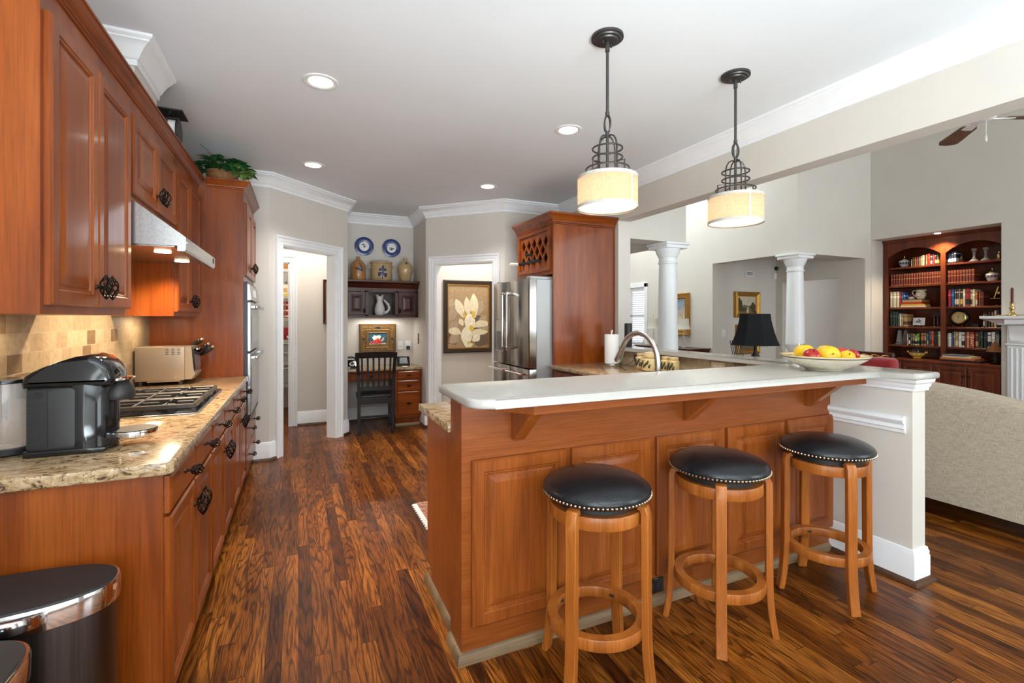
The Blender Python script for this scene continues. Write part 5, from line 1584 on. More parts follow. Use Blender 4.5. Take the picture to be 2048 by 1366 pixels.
# picture edge in the left hall
t = thing('framed_picture', 'dark wood framed picture seen edge on inside the left doorway', 'picture', (.38, 6.59, 1.3))
mp = lambda a, b, h: (.292 + a, 6.6 - h, 1.29 + b)
m = MB(); frame_rect(m, .17, .57, [(0, 0), (0, .03), (.008, .034), (.03, .022), (.03, 0)], mp); m.build('frame', 'darkcherry', t, smooth=30)
MB().prism([(.03, .03), (.14, .03), (.14, .54), (.03, .54)], .004, .01, mp).build('canvas', paint('sepia', 150, 124, 92), t)

# ---- pantry shelves
SZ = [2.07, 1.68, 1.36, 1.05, .727, .404]
NM = ['topmost', 'second from the top', 'third from the top', 'third from the bottom', 'second from the bottom', 'lowest']
for z, nm in zip(SZ, NM):
    m = MB()
    for i in range(34):
        x = -.78 + i * .0245
        m.box(x, x + .004, 7.55, 7.99, z - .004, z); m.box(x, x + .004, 7.548, 7.552, z - .028, z)
    for y in (7.55, 7.7, 7.85, 7.985):
        m.box(-.80, .055, y - .003, y + .003, z - .008, z - .002)
    m.box(-.80, .055, 7.546, 7.552, z - .033, z - .026)
    o = m.build('wire_shelf', 'white', smooth=0)
    tag(o, f'white wire pantry shelf, the {nm} one', 'shelf', 'wire shelves in the pantry')
PY = 7.60
M['yellowbox'] = band_mat('yellow_food_box', rgb(232, 226, 206), rgb(226, 186, 40), [(0, .03)], 2, .5)
t = thing('food_box', 'white and yellow food box on the second pantry shelf', 'box', (-.165, PY + .03, SZ[1]))
MB().box(-.235, -.135, PY, PY + .05, SZ[1], SZ[1] + .165, .001).build('carton', 'yellowbox', t, smooth=0)
MB().box(-.225, -.145, PY - .001, PY, SZ[1] + .055, SZ[1] + .115).build('picture_panel', paint('biscuit', 206, 164, 96), t, smooth=0)
t = thing('food_box', 'blue and orange food box right of the yellow one', 'box', (-.11, PY + .02, SZ[1]))
MB().box(-.13, -.065, PY, PY + .05, SZ[1], SZ[1] + .18, .001).build('carton', band_mat('orange_box', rgb(206, 140, 60), rgb(44, 70, 130), [(.10, .15)]), t, smooth=0)
t = thing('jar', 'grey topped glass jar behind the yellow food box', 'jar', (-.19, 7.72, SZ[1]))
MB().lathe([(.04, SZ[1]), (.042, SZ[1] + .01), (.042, SZ[1] + .17), (.036, SZ[1] + .19)], (-.19, 7.72, 0), 20).build('glass', 'stone', t)
MB().cyl((-.19, 7.72, SZ[1] + .19), (-.19, 7.72, SZ[1] + .215), .04, .04, 20).build('lid', 'steel', t)
cmat = band_mat('tomato_can', rgb(170, 52, 34), rgb(226, 206, 170), [(.02, .04)], 2, .35)
i = 0
for x in (-.215, -.135):
    for lv in range(3):
        z = SZ[2] + lv * .082
        t = thing('food_can', 'red labelled food can, %s of the %s stack on the third pantry shelf' % (('bottom', 'middle', 'top')[lv], 'left' if x < -.2 else 'right'), 'can', (x, PY + .04, z), 'cans in the pantry')
        MB().lathe([(.034, z), (.0355, z + .003), (.034, z + .006), (.034, z + .074), (.0355, z + .077), (.034, z + .08)], (x, PY + .04, 0), 20).build('label', cmat, t)
        MB().cyl((x, PY + .04, z + .0795), (x, PY + .04, z + .081), .032, .032, 20).build('lid', 'steel', t)
t = thing('snack_bag', 'red snack bag on the fourth pantry shelf', 'bag', (-.16, PY + .03, SZ[3]))
MB().rings([[(-.165 + w_ * math.cos(a), PY + .04 + d_ * math.sin(a), SZ[3] + z) for a in [2 * PI * k / 16 for k in range(16)]] for w_, d_, z in ((.05, .03, 0), (.07, .04, .03), (.066, .035, .10), (.05, .02, .15), (.045, .006, .175))]).build('pouch', 'red', t, smooth=60)
MB().box(-.15, -.115, PY - .004, PY + .002, SZ[3] + .02, SZ[3] + .055, .001).build('label', 'white', t)
binm = pm('clear_bin_plastic', rgb(206, 206, 204), .2, trans=.35)
for z, n_, lab in ((SZ[4], 2, 'second lowest'), (SZ[5], 1, 'lowest')):
    for k in range(n_):
        h_ = .12 if n_ == 2 else .22
        zz = z + k * .135
        t = thing('storage_bin', ('clear plastic storage bin, %s on the %s pantry shelf' % (('lower', 'upper')[k], lab)) if n_ == 2 else 'tall clear plastic storage bin on the lowest pantry shelf', 'bin', (-.18, PY + .1, zz))
        MB().rings([[(-.18 + w_ * a, PY + .13 + d_ * b, zz + q) for a, b in ((-1, -1), (1, -1), (1, 1), (-1, 1))] for w_, d_, q in ((.10, .10, 0), (.115, .115, h_), (.122, .12, h_), (.122, .12, h_ + .008))]).build('tub', binm, t, smooth=0)
        MB().box(-.305, -.055, PY + .005, PY + .255, zz + h_ + .004, zz + h_ + .014, .003).build('lid', 'white', t)
t = thing('snack_tub', 'brown and gold snack package on the top pantry shelf', 'package', (-.2, PY + .04, SZ[0]))
MB().box(-.26, -.14, PY, PY + .06, SZ[0], SZ[0] + .09, .008, 2).build('wrapper', paint('toffee', 168, 110, 50), t)
BOOKS = {
    'top left shelf': [(3.666,3.677,0.1,'tan'),(3.642,3.664,0.121,'brown'),(3.615,3.64,0.118,'olive'),(3.595,3.613,0.121,'red'),(3.575,3.593,0.123,'grey'),(3.554,3.573,0.129,'tan'),(3.526,3.553,0.137,'cream'),(3.513,3.524,0.139,'brown'),(3.494,3.511,0.143,'orange','tan'),(3.463,3.492,0.148,'red'),(3.442,3.46,0.134,'green','white'),(3.415,3.439,0.135,'crimson'),(3.393,3.412,0.14,'black','cream'),(3.37,3.39,0.142,'brown','yellow'),(3.345,3.362,0.128,'black')],
    'top right shelf': [(3.268,3.285,0.117,'navy','white'),(3.242,3.266,0.133,'navy','white'),(3.215,3.24,0.14,'navy','white'),(3.188,3.212,0.146,'navy','white')],
    'third left shelf': [(3.901,3.931,0.238,'cream'),(3.853,3.899,0.241,'cream'),(3.814,3.851,0.241,'cream'),(3.79,3.808,0.222,'crimson'),(3.768,3.788,0.211,'blue'),(3.752,3.765,0.196,'blue','white')],
    'third right shelf': [(3.274,3.282,0.223,'black'),(3.243,3.271,0.225,'crimson'),(3.209,3.238,0.226,'blue'),(3.189,3.204,0.221,'grey','white'),(3.163,3.185,0.223,'brown','cream'),(3.151,3.161,0.223,'cream'),(3.124,3.148,0.222,'navy','yellow'),(3.098,3.121,0.217,'cream'),(3.054,3.095,0.219,'crimson','black'),(3.033,3.048,0.206,'cream','brown'),(3.005,3.03,0.209,'cream'),(2.981,3.0,0.182,'orange','white'),(2.969,2.978,0.181,'brown'),(2.954,2.966,0.173,'orange'),(2.923,2.951,0.172,'maroon')],
    'fourth left shelf': [(3.9,3.931,0.206,'green'),(3.868,3.897,0.205,'green'),(3.834,3.865,0.2,'green'),(3.814,3.829,0.179,'grey'),(3.792,3.811,0.171,'white'),(3.772,3.788,0.158,'tan'),(3.72,3.769,0.165,'tan','brown')],
    'fourth right shelf': [(2.913,2.929,0.178,'grey','white'),(2.892,2.91,0.165,'grey'),(2.863,2.88,0.187,'brown'),(2.839,2.853,0.184,'tan'),(2.807,2.827,0.203,'cream'),(2.779,2.801,0.209,'navy'),(2.766,2.774,0.217,'grey')],
    'fifth left shelf': [(3.71,3.725,0.153,'cream','orange'),(3.687,3.708,0.15,'black','white'),(3.662,3.684,0.151,'grey','black'),(3.634,3.659,0.151,'tan','black'),(3.612,3.63,0.13,'white','black'),(3.581,3.611,0.153,'lime','black'),(3.567,3.575,0.16,'green'),(3.532,3.564,0.164,'orange','navy'),(3.504,3.529,0.167,'tan','navy'),(3.48,3.501,0.168,'blue','tan'),(3.453,3.474,0.191,'grey','black'),(3.423,3.45,0.193,'orange','red'),(3.399,3.418,0.192,'black'),(3.379,3.396,0.197,'green'),(3.343,3.374,0.195,'cream')],
    'fifth right shelf': [(3.274,3.294,0.164,'cream'),(3.238,3.271,0.174,'white'),(3.216,3.234,0.189,'blue'),(3.198,3.212,0.197,'tan'),(3.17,3.196,0.19,'tan','cream'),(3.135,3.166,0.187,'white'),(3.107,3.133,0.189,'white','black'),(3.088,3.104,0.19,'crimson'),(3.058,3.085,0.194,'tan'),(3.013,3.054,0.195,'red'),(2.974,3.001,0.19,'brown','tan'),(2.958,2.971,0.192,'grey','green'),(2.932,2.954,0.203,'green'),(2.893,2.923,0.194,'black'),(2.855,2.888,0.195,'white','navy'),(2.818,2.851,0.2,'white'),(2.778,2.814,0.215,'black')],
    'E left': [(3.895,3.923,0.169),(3.864,3.892,0.169),(3.833,3.861,0.168),(3.802,3.83,0.168),(3.772,3.799,0.168),(3.742,3.769,0.167),(3.712,3.74,0.167),(3.682,3.709,0.167),(3.653,3.679,0.167),(3.624,3.65,0.166),(3.595,3.621,0.166),(3.566,3.592,0.166),(3.538,3.563,0.165),(3.51,3.535,0.165),(3.482,3.507,0.165),(3.454,3.479,0.165),(3.425,3.451,0.164),(3.399,3.423,0.164),(3.372,3.396,0.164),(3.345,3.369,0.164)],
    'E right': [(3.25,3.278,0.165),(3.219,3.248,0.165),(3.189,3.217,0.165),(3.159,3.186,0.165),(3.129,3.156,0.165),(3.099,3.126,0.165),(3.07,3.096,0.165),(3.04,3.067,0.165),(3.01,3.038,0.165)],
}


# ================================================================ FAMILY ROOM, FOYER, DINING
# ---- bookcase
t = thing('bookcase', 'tall dark cherry built-in bookcase with two arched bays in the recess beside the mantel', 'bookcase', (7.65, 3.31, 0))
BF, BB, YL, YR, YM = 7.60, 7.96, 3.982, 2.650, 3.304
m = MB()
m.box(BF, BB, YL - .022, YL, .82, 2.43).box(BF, BB, YR, YR + .022, .82, 2.43).box(BF + .01, BB, YM - .012, YM + .012, .82, 2.3).box(BF + .01, BB, YR, YL, 2.41, 2.43).box(BB - .012, BB, YR, YL, .82, 2.43)
m.build('carcass', 'bookwood', t, smooth=0)
m = MB()
m.box(BF - .02, BF, YL - .05, YL, .82, 2.20).box(BF - .02, BF, YR, YR + .05, .82, 2.20).box(BF - .02, BF, YM - .026, YM + .026, .82, 2.20)
mpb = lambda a, b, h: (h, a, b)
for ya, yb in ((YM + .026, YL - .05), (YR + .05, YM - .026)):
    c = (ya + yb) / 2; hw = (yb - ya) / 2; rise = .115
    R_ = (hw * hw + rise * rise) / (2 * rise); a0 = math.asin(hw / R_)
    pts = [(c + R_ * math.sin(a0 - 2 * a0 * i / 20), 2.20 + rise - R_ + R_ * math.cos(a0 - 2 * a0 * i / 20)) for i in range(21)]
    e0 = YM if ya > YM else YR; e1 = YL if ya > YM else YM
    m.prism(pts + [(ya, 2.20), (e0, 2.20), (e0, 2.42), (e1, 2.42), (e1, 2.20)], BF - .02, BF, mpb)
m.build('face_frame', 'bookwood', t, smooth=0)
MB().sweep([(BF - .02, YL), (BF - .02, YR)], [(0, 2.405), (.008, 2.41), (.02, 2.43), (.026, 2.445), (0, 2.445)]).build('cornice', 'bookwood', t, smooth=0)
SHZ = [2.065, 1.810, 1.508, 1.248, .994]
for z in SHZ:
    for ya, yb in ((YM + .012, YL - .022), (YR + .022, YM - .012)):
        MB().box(BF + .004, BB - .012, ya, yb, z - .024, z, .002).build('shelf', 'bookwood', t, smooth=0)
MB().box(7.335, BB, YR, YL, .0, .79, .001).build('base_cupboard', 'bookwood', t, smooth=0)
MB().box(7.315, BB, YR, YL, .79, .818, .004, 2).build('counter', 'bookwood', t)
for y0, y1, ky in ((3.64, 3.965, 3.665), (3.305, 3.63, 3.605), (2.965, 3.265, 2.99), (2.665, 2.955, 2.93)):
    d = MB().door((7.335, y1, .12), (0, -1, 0), (0, 0, 1), (-1, 0, 0), y1 - y0, .645, .05).build('door', 'bookwood', t, smooth=12)
    MB().cyl((7.316, ky, .66), (7.295, ky, .66), .006, .006, 10).ball((7.292, ky, .66), .013, 12, 8).build('knob', 'bronze', d)

CC = dict(tan=(184, 148, 98), brown=(92, 62, 42), olive=(134, 112, 66), red=(176, 42, 30), grey=(104, 106, 108), cream=(222, 206, 174), orange=(208, 108, 52), green=(42, 62, 46), white=(226, 222, 212), crimson=(162, 32, 44), black=(30, 28, 30), yellow=(220, 172, 54), navy=(30, 40, 66), blue=(36, 84, 148), maroon=(86, 28, 24), lime=(122, 196, 40))
BM = {}


def bookmat(c1, c2, h):
    k = (c1, c2, round(h, 2))
    if k not in BM:
        a = rgb(*CC[c1])
        if c2:
            BM[k] = band_mat(f'{c1}_{c2}_book_cloth', a, rgb(*CC[c2]), [(h * .12, h * .42), (h * .78, h * .84)], 2, .55)
        else:
            BM[k] = band_mat(f'{c1}_book_cloth', a, tuple(min(1, x * 1.8 + .05) for x in a[:3]) + (1,), [(h * .8, h * .815), (h * .62, h * .72)], 2, .55)
    return BM[k]


ORD = ['first', 'second', 'third', 'fourth', 'fifth', 'sixth', 'seventh', 'eighth', 'ninth', 'tenth', 'eleventh', 'twelfth', 'thirteenth', 'fourteenth', 'fifteenth', 'sixteenth', 'seventeenth', 'eighteenth', 'nineteenth', 'twentieth', 'twenty first']
encm = band_mat('leather_set_binding', rgb(112, 44, 32), rgb(196, 140, 72), [(.006, .012), (.088, .096), (.135, .138), (.150, .153)], 2, .4)


def book(y0, y1, z, h, mat, label, group, x=7.625, depth=.15):
    z += .0012
    o = MB().prism([(x, y0 + .002), (x + depth, y0), (x + depth, y1), (x, y1 - .002), (x - .004, (y0 + y1) / 2)], z, z + h, bev=.0008).build('book', mat, loc=(x, (y0 + y1) / 2, z), smooth=0)
    return tag(o, label, 'book', group)


E_ = .0012
ZROW = {'top left shelf': 2.065, 'top right shelf': 2.065, 'third left shelf': 1.508, 'third right shelf': 1.508, 'fourth left shelf': 1.248, 'fourth right shelf': 1.248, 'fifth left shelf': .994, 'fifth right shelf': .994}
TITLES = {}
for sh, z in ZROW.items():
    for i, b in enumerate(BOOKS[sh]):
        c1, c2 = b[3], (b[4] if len(b) > 4 else None)
        nm = c1 if not c2 else f'{c1} and {c2}'
        if sh == 'top right shelf':
            lab = f'navy leaning book with white bands, {ORD[i]} from the left on the top right shelf'
        else:
            lab = f'{nm} book, {ORD[i]} from the left on the {sh} of the bookcase'
        h = min(b[2], .222)
        o = book(max(b[0], 2.675), min(b[1], 3.276) if 'right' in sh else max(min(b[1], 3.93), b[0] + .008), z, h, bookmat(c1, c2, h), lab, f'books on the {sh}')
        TITLES[(sh, i)] = o
for side, z in (('left', 1.810), ('right', 1.810)):
    bs = BOOKS['E ' + side]
    for b in bs:
        book(max(b[0], 3.333) if side == 'left' else b[0], min(b[1], 3.276) if side == 'right' else b[1], z, .163, encm, 'volume of the red brown leather set with gold bands on the second %s shelf' % side, 'leather bound set, second %s shelf' % side)


def title(book_o, text, col, size, x=7.6195):
    cu = bpy.data.curves.new('title', 'FONT'); cu.body = text; cu.size = size; cu.align_x = 'CENTER'; cu.align_y = 'CENTER'; cu.extrude = .0004
    tmp = bpy.data.objects.new('title_tmp', cu); COL.objects.link(tmp)
    dg = bpy.context.evaluated_depsgraph_get()
    me = bpy.data.meshes.new_from_object(tmp.evaluated_get(dg))
    COL.objects.unlink(tmp); bpy.data.objects.remove(tmp)
    me.materials.clear(); me.materials.append(col)
    o = bpy.data.objects.new('title', me); COL.objects.link(o)
    o.parent = book_o
    # reads downwards on the spine, facing the room (-X)
    o.matrix_local = Matrix.Translation((-.0046, 0, .46 * book_o.dimensions.z)) @ Matrix(((0, 0, -1, 0), (0, -1, 0, 0), (-1, 0, 0, 0), (0, 0, 0, 1)))
    return o


title(TITLES[('fifth right shelf', 9)], 'GRANT', paint('title_cream', 236, 220, 196), .045)
title(TITLES[('fifth right shelf', 16)], 'COSMOS', paint('title_white', 232, 230, 226), .036)


def lidded(y, z, s, label):
    t = thing('ginger_jar', label, 'jar', (7.72, y, z), 'painted lidded jars')
    MB().lathe([(.035 * s, z), (.038 * s, z + .005), (.045 * s, z + .02), (.062 * s, z + .06), (.064 * s, z + .08), (.055 * s, z + .098), (.04 * s, z + .105)], (7.72, y, 0), 24).build('body', PAINT['jarw'] if 'jarw' in PAINT else paint('jarw', 206, 200, 200), t, smooth=60)
    MB().lathe([(.042 * s, z + .105), (.04 * s, z + .115), (.015 * s, z + .125), (.006, z + .135), (.008, z + .15), (.003, z + .17)], (7.72, y, 0), 20).build('lid', 'brass', t)
    m = MB()
    for k in range(6):
        a = PI + (k - 2.5) * .5
        m.ball((7.72 + .061 * s * math.cos(a), y + .061 * s * math.sin(a), z + .06), (.004, .014, .02), 8, 6, Matrix.Rotation(a, 3, 'Z'))
    m.build('painted_panels', paint('jargrey', 84, 80, 96), t)


lidded(3.80, 2.065, 1.0, 'white and grey lidded jar with gold knob on the top left shelf')
lidded(2.88, 1.810, 1.0, 'white and grey lidded jar with gold knob on the second right shelf')


def lathe_thing(kind, label, cat, x, y, z, prof, mat, group=None, seg=20, part='stem'):
    t = thing(kind, label, cat, (x, y, z), group)
    MB().lathe([(r, z + h) for r, h in prof], (x, y, 0), seg).build(part, mat, t, smooth=50)
    return t


gp = [(.048, 0), (.05, .008), (.03, .03), (.016, .04), (.02, .05), (.012, .06), (.014, .11), (.02, .12), (.013, .13), (.026, .14), (.028, .16), (.018, .165)]
M['crystal'] = pm('cut_crystal', rgb(226, 224, 222), .05, trans=.75, ior=1.5)
for y, w in ((3.05, 'left'), (2.94, 'right')):
    t = lathe_thing('candlestick', f'{w} cut crystal candlestick on the top right shelf', 'candlestick', 7.72, y, 2.065, gp, 'crystal', 'crystal candlesticks', 12, 'crystal_stem')
    MB().lathe([(.02, 2.065 + .160), (.027, 2.065 + .163), (.027, 2.065 + .168)], (7.72, y, 0), 12).build('candle_cup', 'crystal', t)
bp = [(.026, 0), (.026, .006), (.010, .014), (.009, .03), (.013, .036), (.009, .05), (.007, .08), (.012, .088), (.008, .10), (.011, .118), (.016, .13), (.018, .135)]
M['pewter'] = pm('tarnished_pewter', rgb(96, 84, 78), .3, metal=.9)
for y, w in ((3.45, 'left'), (3.41, 'right')):
    t = lathe_thing('candlestick', f'{w} small pewter candlestick on the fourth left shelf', 'candlestick', 7.70, y, 1.248, bp, 'pewter', 'pewter candlesticks', 14)
    MB().cyl((7.70, y, 1.248 + .132), (7.70, y, 1.248 + .142), .012, .011, 12).build('candle_cup', 'pewter', t)
t = thing('bookend', 'dark bronze figure bookend beside the navy books on the top right shelf', 'bookend', (7.68, 3.155, 2.065))
MB().box(7.64, 7.72, 3.13, 3.18, 2.065, 2.08, .003).build('base', 'bronze', t)
MB().lathe([(.02, 2.08), (.024, 2.1), (.018, 2.13), (.012, 2.15), (.016, 2.165), (.008, 2.185)], (7.68, 3.155, 0), 12).build('figure', 'bronze', t)
t = thing('figurine', 'small gold figurine at the right end of the top right shelf', 'figurine', (7.7, 2.81, 2.065))
MB().lathe([(.03, 2.065), (.03, 2.075), (.018, 2.085), (.024, 2.115), (.014, 2.14)], (7.7, 2.81, 0), 14).build('body', 'brass', t)
MB().ball((7.7, 2.805, 2.155), .02, 12, 8).build('head', 'brass', t)

# third shelf: stacked books, pitcher, small jar, microscope
zz = 1.5092
for k, (nm, c, h_, y0, y1) in enumerate((('cream', 'cream', .022, 3.53, 3.80), ('yellow', 'yellow', .022, 3.54, 3.79), ('red', 'red', .026, 3.555, 3.79), ('tan', 'tan', .03, 3.55, 3.775), ('brown', 'brown', .010, 3.53, 3.77))):
    o = MB().box(7.615, 7.80, y0, y1, zz, zz + h_, .0015).build('book', bookmat(c, None, .2), loc=(7.7, (y0 + y1) / 2, zz - .05), smooth=0)
    tag(o, f'{nm} book lying flat, {("bottom", "second from bottom", "middle", "second from top", "topmost")[k]} of the stack on the third left shelf', 'book', 'stacked books under the pitcher')
    zz += h_
t = thing('pitcher', 'cream pitcher with a round wreath motif standing on the flat books', 'pitcher', (7.70, 3.60, zz))
MB().lathe([(.036, zz), (.04, zz + .006), (.056, zz + .04), (.058, zz + .07), (.046, zz + .10), (.044, zz + .118), (.05, zz + .125)], (7.70, 3.60, 0), 26).ball((7.70, 3.553, zz + .118), (.012, .02, .012), 10, 6).build('body', paint('creamware', 222, 208, 178), t, smooth=60)
MB().tube([(7.70, 3.642, zz + .115), (7.70, 3.68, zz + .118), (7.70, 3.698, zz + .09), (7.70, 3.68, zz + .055), (7.70, 3.655, zz + .035)], .007, 8).build('handle', PAINT['creamware'], t)
m = MB()
for k in range(14):
    a = 2 * PI * k / 14
    m.ball((7.643 + .012 * abs(math.cos(a)), 3.60 + .032 * math.cos(a), zz + .062 + .032 * math.sin(a)), (.004, .005, .005), 6, 4)
m.build('wreath', paint('wreath', 120, 96, 74), t)
t = thing('tobacco_jar', 'small red and white jar behind the pitcher on the flat books', 'jar', (7.74, 3.725, zz))
MB().lathe([(.038, zz), (.04, zz + .02), (.038, zz + .035)], (7.74, 3.725, 0), 20).build('body', 'white', t)
MB().lathe([(.034, zz + .035), (.03, zz + .055), (.014, zz + .07), (.006, zz + .085)], (7.74, 3.725, 0), 20).build('cap', 'red', t)
t = thing('microscope', 'antique brass microscope at the right of the third right shelf', 'microscope', (7.71, 2.82, 1.508))
MB().box(7.66, 7.76, 2.77, 2.87, 1.508, 1.518, .003).box(7.72, 7.735, 2.79, 2.805, 1.518, 1.60).build('foot', 'bronze', t)
MB().box(7.67, 7.73, 2.79, 2.88, 1.595, 1.60).build('stage', 'brass', t)
MB().tube([(7.70, 2.855, 1.605), (7.70, 2.83, 1.69), (7.70, 2.815, 1.74)], [.009, .011, .012], 12).build('tube', 'brass', t)
MB().cyl((7.69, 2.812, 1.665), (7.72, 2.812, 1.665), .014, .014, 16).build('focus_wheel', 'brass', t)

# fourth shelf
t = thing('delft_tile', 'small white tile painted with a blue flower on a wooden stand, fourth left shelf', 'tile', (7.70, 3.625, 1.248))
q = Matrix.Translation((7.70, 3.625, 1.262)) @ Matrix.Rotation(.18, 4, 'Y')
MB().box(-.004, .004, -.068, .068, 0, .105, .001, M=q).build('tile', 'ceramic', t)
m = MB()
for a, b, r_, s_ in ((-.012, .058, .016, .013), (.018, .052, .014, .012), (0, .04, .02, .006), (-.03, .03, .014, .004), (.035, .034, .012, .004), (0, .075, .008, .012)):
    m.ball(q @ Vector((-.0045, a, b)), (.0008, r_, s_), 8, 6)
m.build('painted_flower', 'cobalt', t)
MB().box(7.68, 7.74, 3.59, 3.60, 1.248, 1.266).box(7.68, 7.74, 3.65, 3.66, 1.248, 1.266).build('stand', 'darkcherry', t)
t = thing('clock', 'round gold faced clock in a dark case on the fourth right shelf', 'clock', (7.70, 3.19, 1.248))
Q = Matrix.Rotation(-PI / 2, 3, 'Y')
cz_ = 1.248 + .118
MB().lathe([(.001, -.02), (.095, -.02), (.099, -.01), (.094, .012), (.08, .018), (.001, .018)], (7.70, 3.19, cz_), 40, Q).build('case', 'black', t, smooth=30)
MB().lathe([(.056, .018), (.060, .026), (.071, .028), (.081, .02), (.081, .016)], (7.70, 3.19, cz_), 40, Q, cap=False).build('bezel', 'brass', t, smooth=50)
d = MB().lathe([(.001, .018), (.060, .018), (.060, .021), (.001, .021)], (7.70, 3.19, cz_), 36, Q).build('dial', paint('dialcream', 214, 188, 132), t)
m = MB()
for k in range(12):
    m.box(-.0220, -.0212, -.002, .002, .042, .054, M=Matrix.Translation((7.70, 3.19, cz_)) @ Matrix.Rotation(2 * PI * k / 12, 4, 'X'))
m.box(-.0225, -.0215, -.0018, .0018, -.005, .038, M=Matrix.Translation((7.70, 3.19, cz_)) @ Matrix.Rotation(.35, 4, 'X')).box(-.0225, -.0215, -.0018, .0018, -.005, .026, M=Matrix.Translation((7.70, 3.19, cz_)) @ Matrix.Rotation(-.25, 4, 'X'))
m.build('numerals_and_hands', 'blackm', d)
MB().box(7.66, 7.74, 3.135, 3.15, 1.248, 1.275, .003).box(7.66, 7.74, 3.23, 3.245, 1.248, 1.275, .003).box(7.66, 7.68, 3.135, 3.245, 1.248, 1.258).build('stand', 'darkcherry', t)
t = thing('trinket_box', 'small dark box right of the clock on the fourth right shelf', 'box', (7.7, 3.02, 1.248))
MB().box(7.66, 7.74, 2.985, 3.05, 1.248, 1.282, .003).build('box_body', 'blackm', t); MB().box(7.658, 7.742, 2.983, 3.052, 1.282, 1.292, .003).build('lid', 'blackm', t)
t = MB().box(7.64, 7.75, 3.86, 3.90, 1.478, 1.487, .002).build('brass_plaque', 'brass', loc=(7.7, 3.88, 1.478)) if False else None

# fifth shelf: obelisks
for y, x, h_, lab in ((3.85, 7.70, .19, 'tall crystal obelisk at the left end of the fifth left shelf, in front'), (3.825, 7.80, .19, 'crystal obelisk standing behind the front one on the fifth left shelf')):
    t = thing('obelisk', lab, 'obelisk', (x, y, .994), 'crystal obelisks')
    MB().box(x - .035, x + .035, y - .035, y + .035, .994, 1.016, .002).build('plinth', 'crystal', t, smooth=0)
    MB().rings([[(x + s_ * a, y + s_ * b, .994 + z) for a, b in ((-1, -1), (1, -1), (1, 1), (-1, 1))] for s_, z in ((.026, .03), (.013, h_), (.001, h_ + .02))]).ball((x, y, 1.018), .012, 8, 6).build('spire', 'crystal', t, smooth=0)

# cupboard top: tureen, flat books, lamp
t = thing('tureen', 'black and yellow painted lidded tureen on the bookcase counter, left bay', 'tureen', (7.58, 3.585, .818))
MB().lathe([(.04, .818), (.045, .826), (.036, .84), (.06, .85), (.085, .885), (.088, .90)], (7.58, 3.585, 0), 28).build('bowl', paint('ochre', 206, 164, 52), t, smooth=60)
MB().lathe([(.088, .90), (.08, .915), (.05, .94), (.02, .95), (.012, .955), (.016, .968), (.002, .975)], (7.58, 3.585, 0), 28).build('lid', 'black', t, smooth=60)
m = MB()
for sy in (-1, 1):
    m.tube([(7.58, 3.585 + sy * .082, .892), (7.58, 3.585 + sy * .115, .90), (7.58, 3.585 + sy * .112, .912), (7.58, 3.585 + sy * .08, .905)], .006, 6)
m.build('handles', PAINT['ochre'], t)
m = MB()
for k in range(9):
    a = PI + (k - 4) * .35
    m.ball((7.58 + .08 * math.cos(a), 3.585 + .08 * math.sin(a), .878 + .008 * (k % 2)), (.004, .01, .01), 6, 4, Matrix.Rotation(a, 3, 'Z'))
m.build('painted_flowers', 'ceramic', t)
zz = .8192
for c, h_, y0, y1, w_ in (('black', .024, 2.88, 3.27, 'bottom'), ('orange', .024, 2.93, 3.265, 'second from bottom'), ('cream', .022, 2.96, 3.245, 'second from top'), ('grey', .016, 3.02, 3.245, 'topmost')):
    o = MB().box(7.42, 7.66, y0, y1, zz, zz + h_, .0015).build('book', bookmat(c, None, .2), loc=(7.5, (y0 + y1) / 2, zz - .05), smooth=0)
    tag(o, f'large {c} book lying flat, {w_} of the stack on the bookcase counter', 'book', 'flat books on the bookcase counter')
    zz += h_
t = thing('small_lamp', 'small bronze lamp with a dark metal cone shade on the right of the bookcase counter', 'lamp', (7.45, 2.755, .818))
MB().lathe([(.05, .818), (.052, .824), (.02, .835), (.012, .85), (.022, .87), (.024, .885), (.010, .91), (.008, .98), (.006, 1.03)], (7.45, 2.755, 0), 20).build('base', 'bronze', t, smooth=60)
MB().lathe([(.078, .965), (.06, 1.0), (.03, 1.055), (.02, 1.075)], (7.45, 2.755, 0), 24, cap=False).build('shade', pm('bronze_metal_shade', rgb(118, 78, 44), .4, metal=.5), t, smooth=60)
MB().ball((7.45, 2.755, 1.085), .01, 10, 6).build('finial', 'brass', t)
# recess light
t = thing('ceiling_light', 'small lit downlight in the soffit above the bookcase', 'ceiling light', (7.42, 3.30, 2.45))
MB().lathe([(.05, 2.45), (.05, 2.445), (.032, 2.443)], (7.44, 3.30, 0), 28).build('trim_ring', 'white', t)
MB().lathe([(.001, 2.4435), (.032, 2.4435), (.03, 2.438), (.001, 2.436)], (7.44, 3.30, 0), 24).build('lens', 'led', t)
spot('bookcase_lamp', (7.44, 3.30, 2.43), 30, (1, .82, .58), 120, .6, .03)

# ---- mantel and candlestick
t = thing('fireplace_mantel', 'white fireplace mantel with fluted pilaster and scroll bracket at the right edge', 'mantel', (7.2, 1.9, 0))
WX = 7.3
prof = [(0, 1.285), (.07, 1.285), (.075, 1.30), (.10, 1.31), (.13, 1.33), (.16, 1.345), (.175, 1.35), (.185, 1.358), (.185, 1.385), (0, 1.385)]
MB().sweep([(WX, 2.565), (WX - .04, 2.565), (WX - .04, .9)], prof).box(WX - .20, WX, .9, 2.55, 1.30, 1.384).build('shelf', 'trim', t, smooth=30)
MB().box(WX - .05, WX, .9, 2.56, 1.03, 1.29).build('frieze', 'trim', t, smooth=0)
m = MB().box(WX - .075, WX, 2.33, 2.57, .0, 1.06, .002)
for k in range(5):
    m.cyl((WX - .076, 2.365 + k * .042, .18), (WX - .076, 2.365 + k * .042, 1.03), .013, .013, 10)
